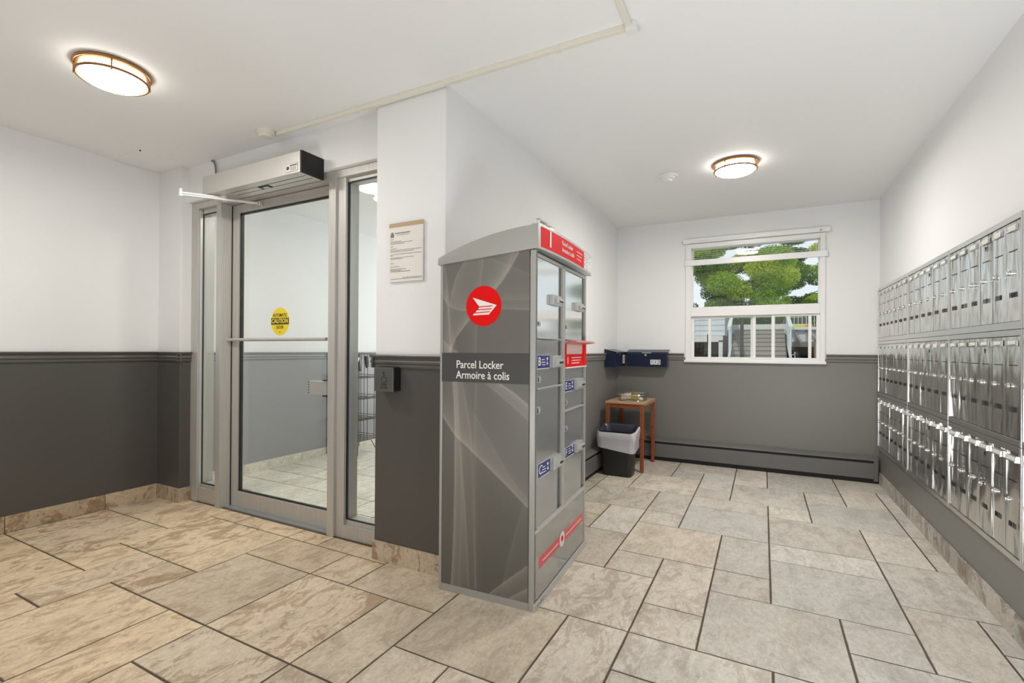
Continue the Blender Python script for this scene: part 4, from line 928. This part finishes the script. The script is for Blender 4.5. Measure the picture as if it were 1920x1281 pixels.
def leafm(n, c):
    m = mat(n, c, .5); b = bsdf(m); nt = m.node_tree; tr = nt.nodes.new('ShaderNodeBsdfTranslucent'); tr.inputs[0].default_value = (c[0]*1.6, c[1]*1.5, c[2], 1); mx = nt.nodes.new('ShaderNodeMixShader'); mx.inputs[0].default_value = .45
    nt.links.new(b.outputs[0], mx.inputs[1]); nt.links.new(tr.outputs[0], mx.inputs[2]); nt.links.new(mx.outputs[0], nt.nodes['Material Output'].inputs[0]); return m
LM = [leafm('leaf_dark', (.035, .10, .015)), leafm('leaf_mid', (.11, .25, .02)), leafm('leaf_light', (.26, .42, .03)), leafm('leaf_yellow', (.44, .52, .05))]
MBk = mat('bark', (.10, .07, .05), .9)
def tree(label, x, y, z0, blobs, branches, count, size, seed):
    t = thing('tree', label, 'tree', (x, y, z0))
    for k, (pts, r0, r1) in enumerate(branches):
        pp = bez(pts, 5); MB().tube(pp, list(np.linspace(r0, r1, len(pp))), 8).obj('trunk' if k == 0 else 'branch', MBk, t, smooth=True)
    o = leaves('foliage', blobs, count, size, LM, t, seed); o['kind'] = 'stuff'
r = np.random.default_rng(5); U = lambda a, b: float(r.uniform(a, b))
bb = []
for k in range(95):
    x = U(-3.2, 1.9); z = U(.6, 4.8); s = U(.30, .62); bb.append((x, U(-.9, .9), z, s*1.25, s, s*.8))
tree('big leafy green tree filling the left of the window view', -1.0, 21.7, 2.0, bb,
     [([(-.2, 0, -.6), (-.3, 0, .8), (-.7, 0, 1.6), (-1.0, 0, 3), (-1.3, 0, 4.6)], .22, .08), ([(-.7, 0, 1.6), (-.1, -.2, 2.2), (.6, -.2, 2.6), (1.6, 0, 3.2)], .11, .03), ([(-.9, 0, 2.0), (-1.7, -.2, 2.6), (-2.6, 0, 2.9)], .10, .03), ([(-.3, 0, .9), (.7, -.3, 1.5), (1.7, 0, 1.7)], .08, .02)], 150000, .045, 2)
bb = []
for k in range(44):
    x = U(-1.6, 3.2); z = U(.3, 4.2); s = U(.25, .55); 
    if .9 < x < 2.2 and .8 < z < 2.0 and r.random() < .7: continue
    bb.append((x, U(-.9, .9), z, s*1.3, s, s*.75))
tree('lighter leafy tree with sky gaps at the right of the window view', 1.6, 25.2, 2.3, bb,
     [([(3.2, 0, -.8), (2.6, 0, .9), (2.0, 0, 1.8), (1.2, 0, 3.0)], .14, .04), ([(2.6, 0, .9), (1.4, -.2, .9), (.2, 0, .6)], .06, .02), ([(3.0, 0, 1.2), (1.8, 0, 1.9), (.3, 0, 1.4)], .05, .015)], 80000, .048, 3)
hg = thing('hedge', 'dark green hedge behind the garden wall', 'hedge', (0, 19.2, 1.5))
hcm = mat('hedge_core', (.02, .05, .02), .9); MB().box(-6, .55, -.2, .4, 0, .75).obj('hedge_core', hcm, hg)
o = leaves('foliage', [(-6+.5*k, 0, .45, .4, .4, .55) for k in range(13)], 16000, .035, [LM[0], LM[0], leafm('leaf_bluegreen', (.05, .12, .05)), LM[1]], hg, 6); o['kind'] = 'stuff'
sb = thing('shrub', 'low shrub growing in the dark recess under the pale building', 'shrub', (-1.75, 16.3, .76))
o = leaves('foliage', [(-.3, 0, .25, .45, .3, .28), (.2, 0, .2, .35, .3, .25)], 1800, .035, [leafm('shrub_leaf', (.06, .17, .08)), LM[0]], sb, 8); o['kind'] = 'stuff'

h2 = thing('hedge', 'tall green hedge far behind the car', 'hedge', (3, 42, 2.3))
MB().box(-6, 8, -.2, .6, 0, 2.2).obj('hedge_core', hcm, h2)
o = leaves('foliage', [(-6+.7*k, -.2, 1.2, .7, .5, 1.3) for k in range(20)], 30000, .07, LM[:3], h2, 9); o['kind'] = 'stuff'
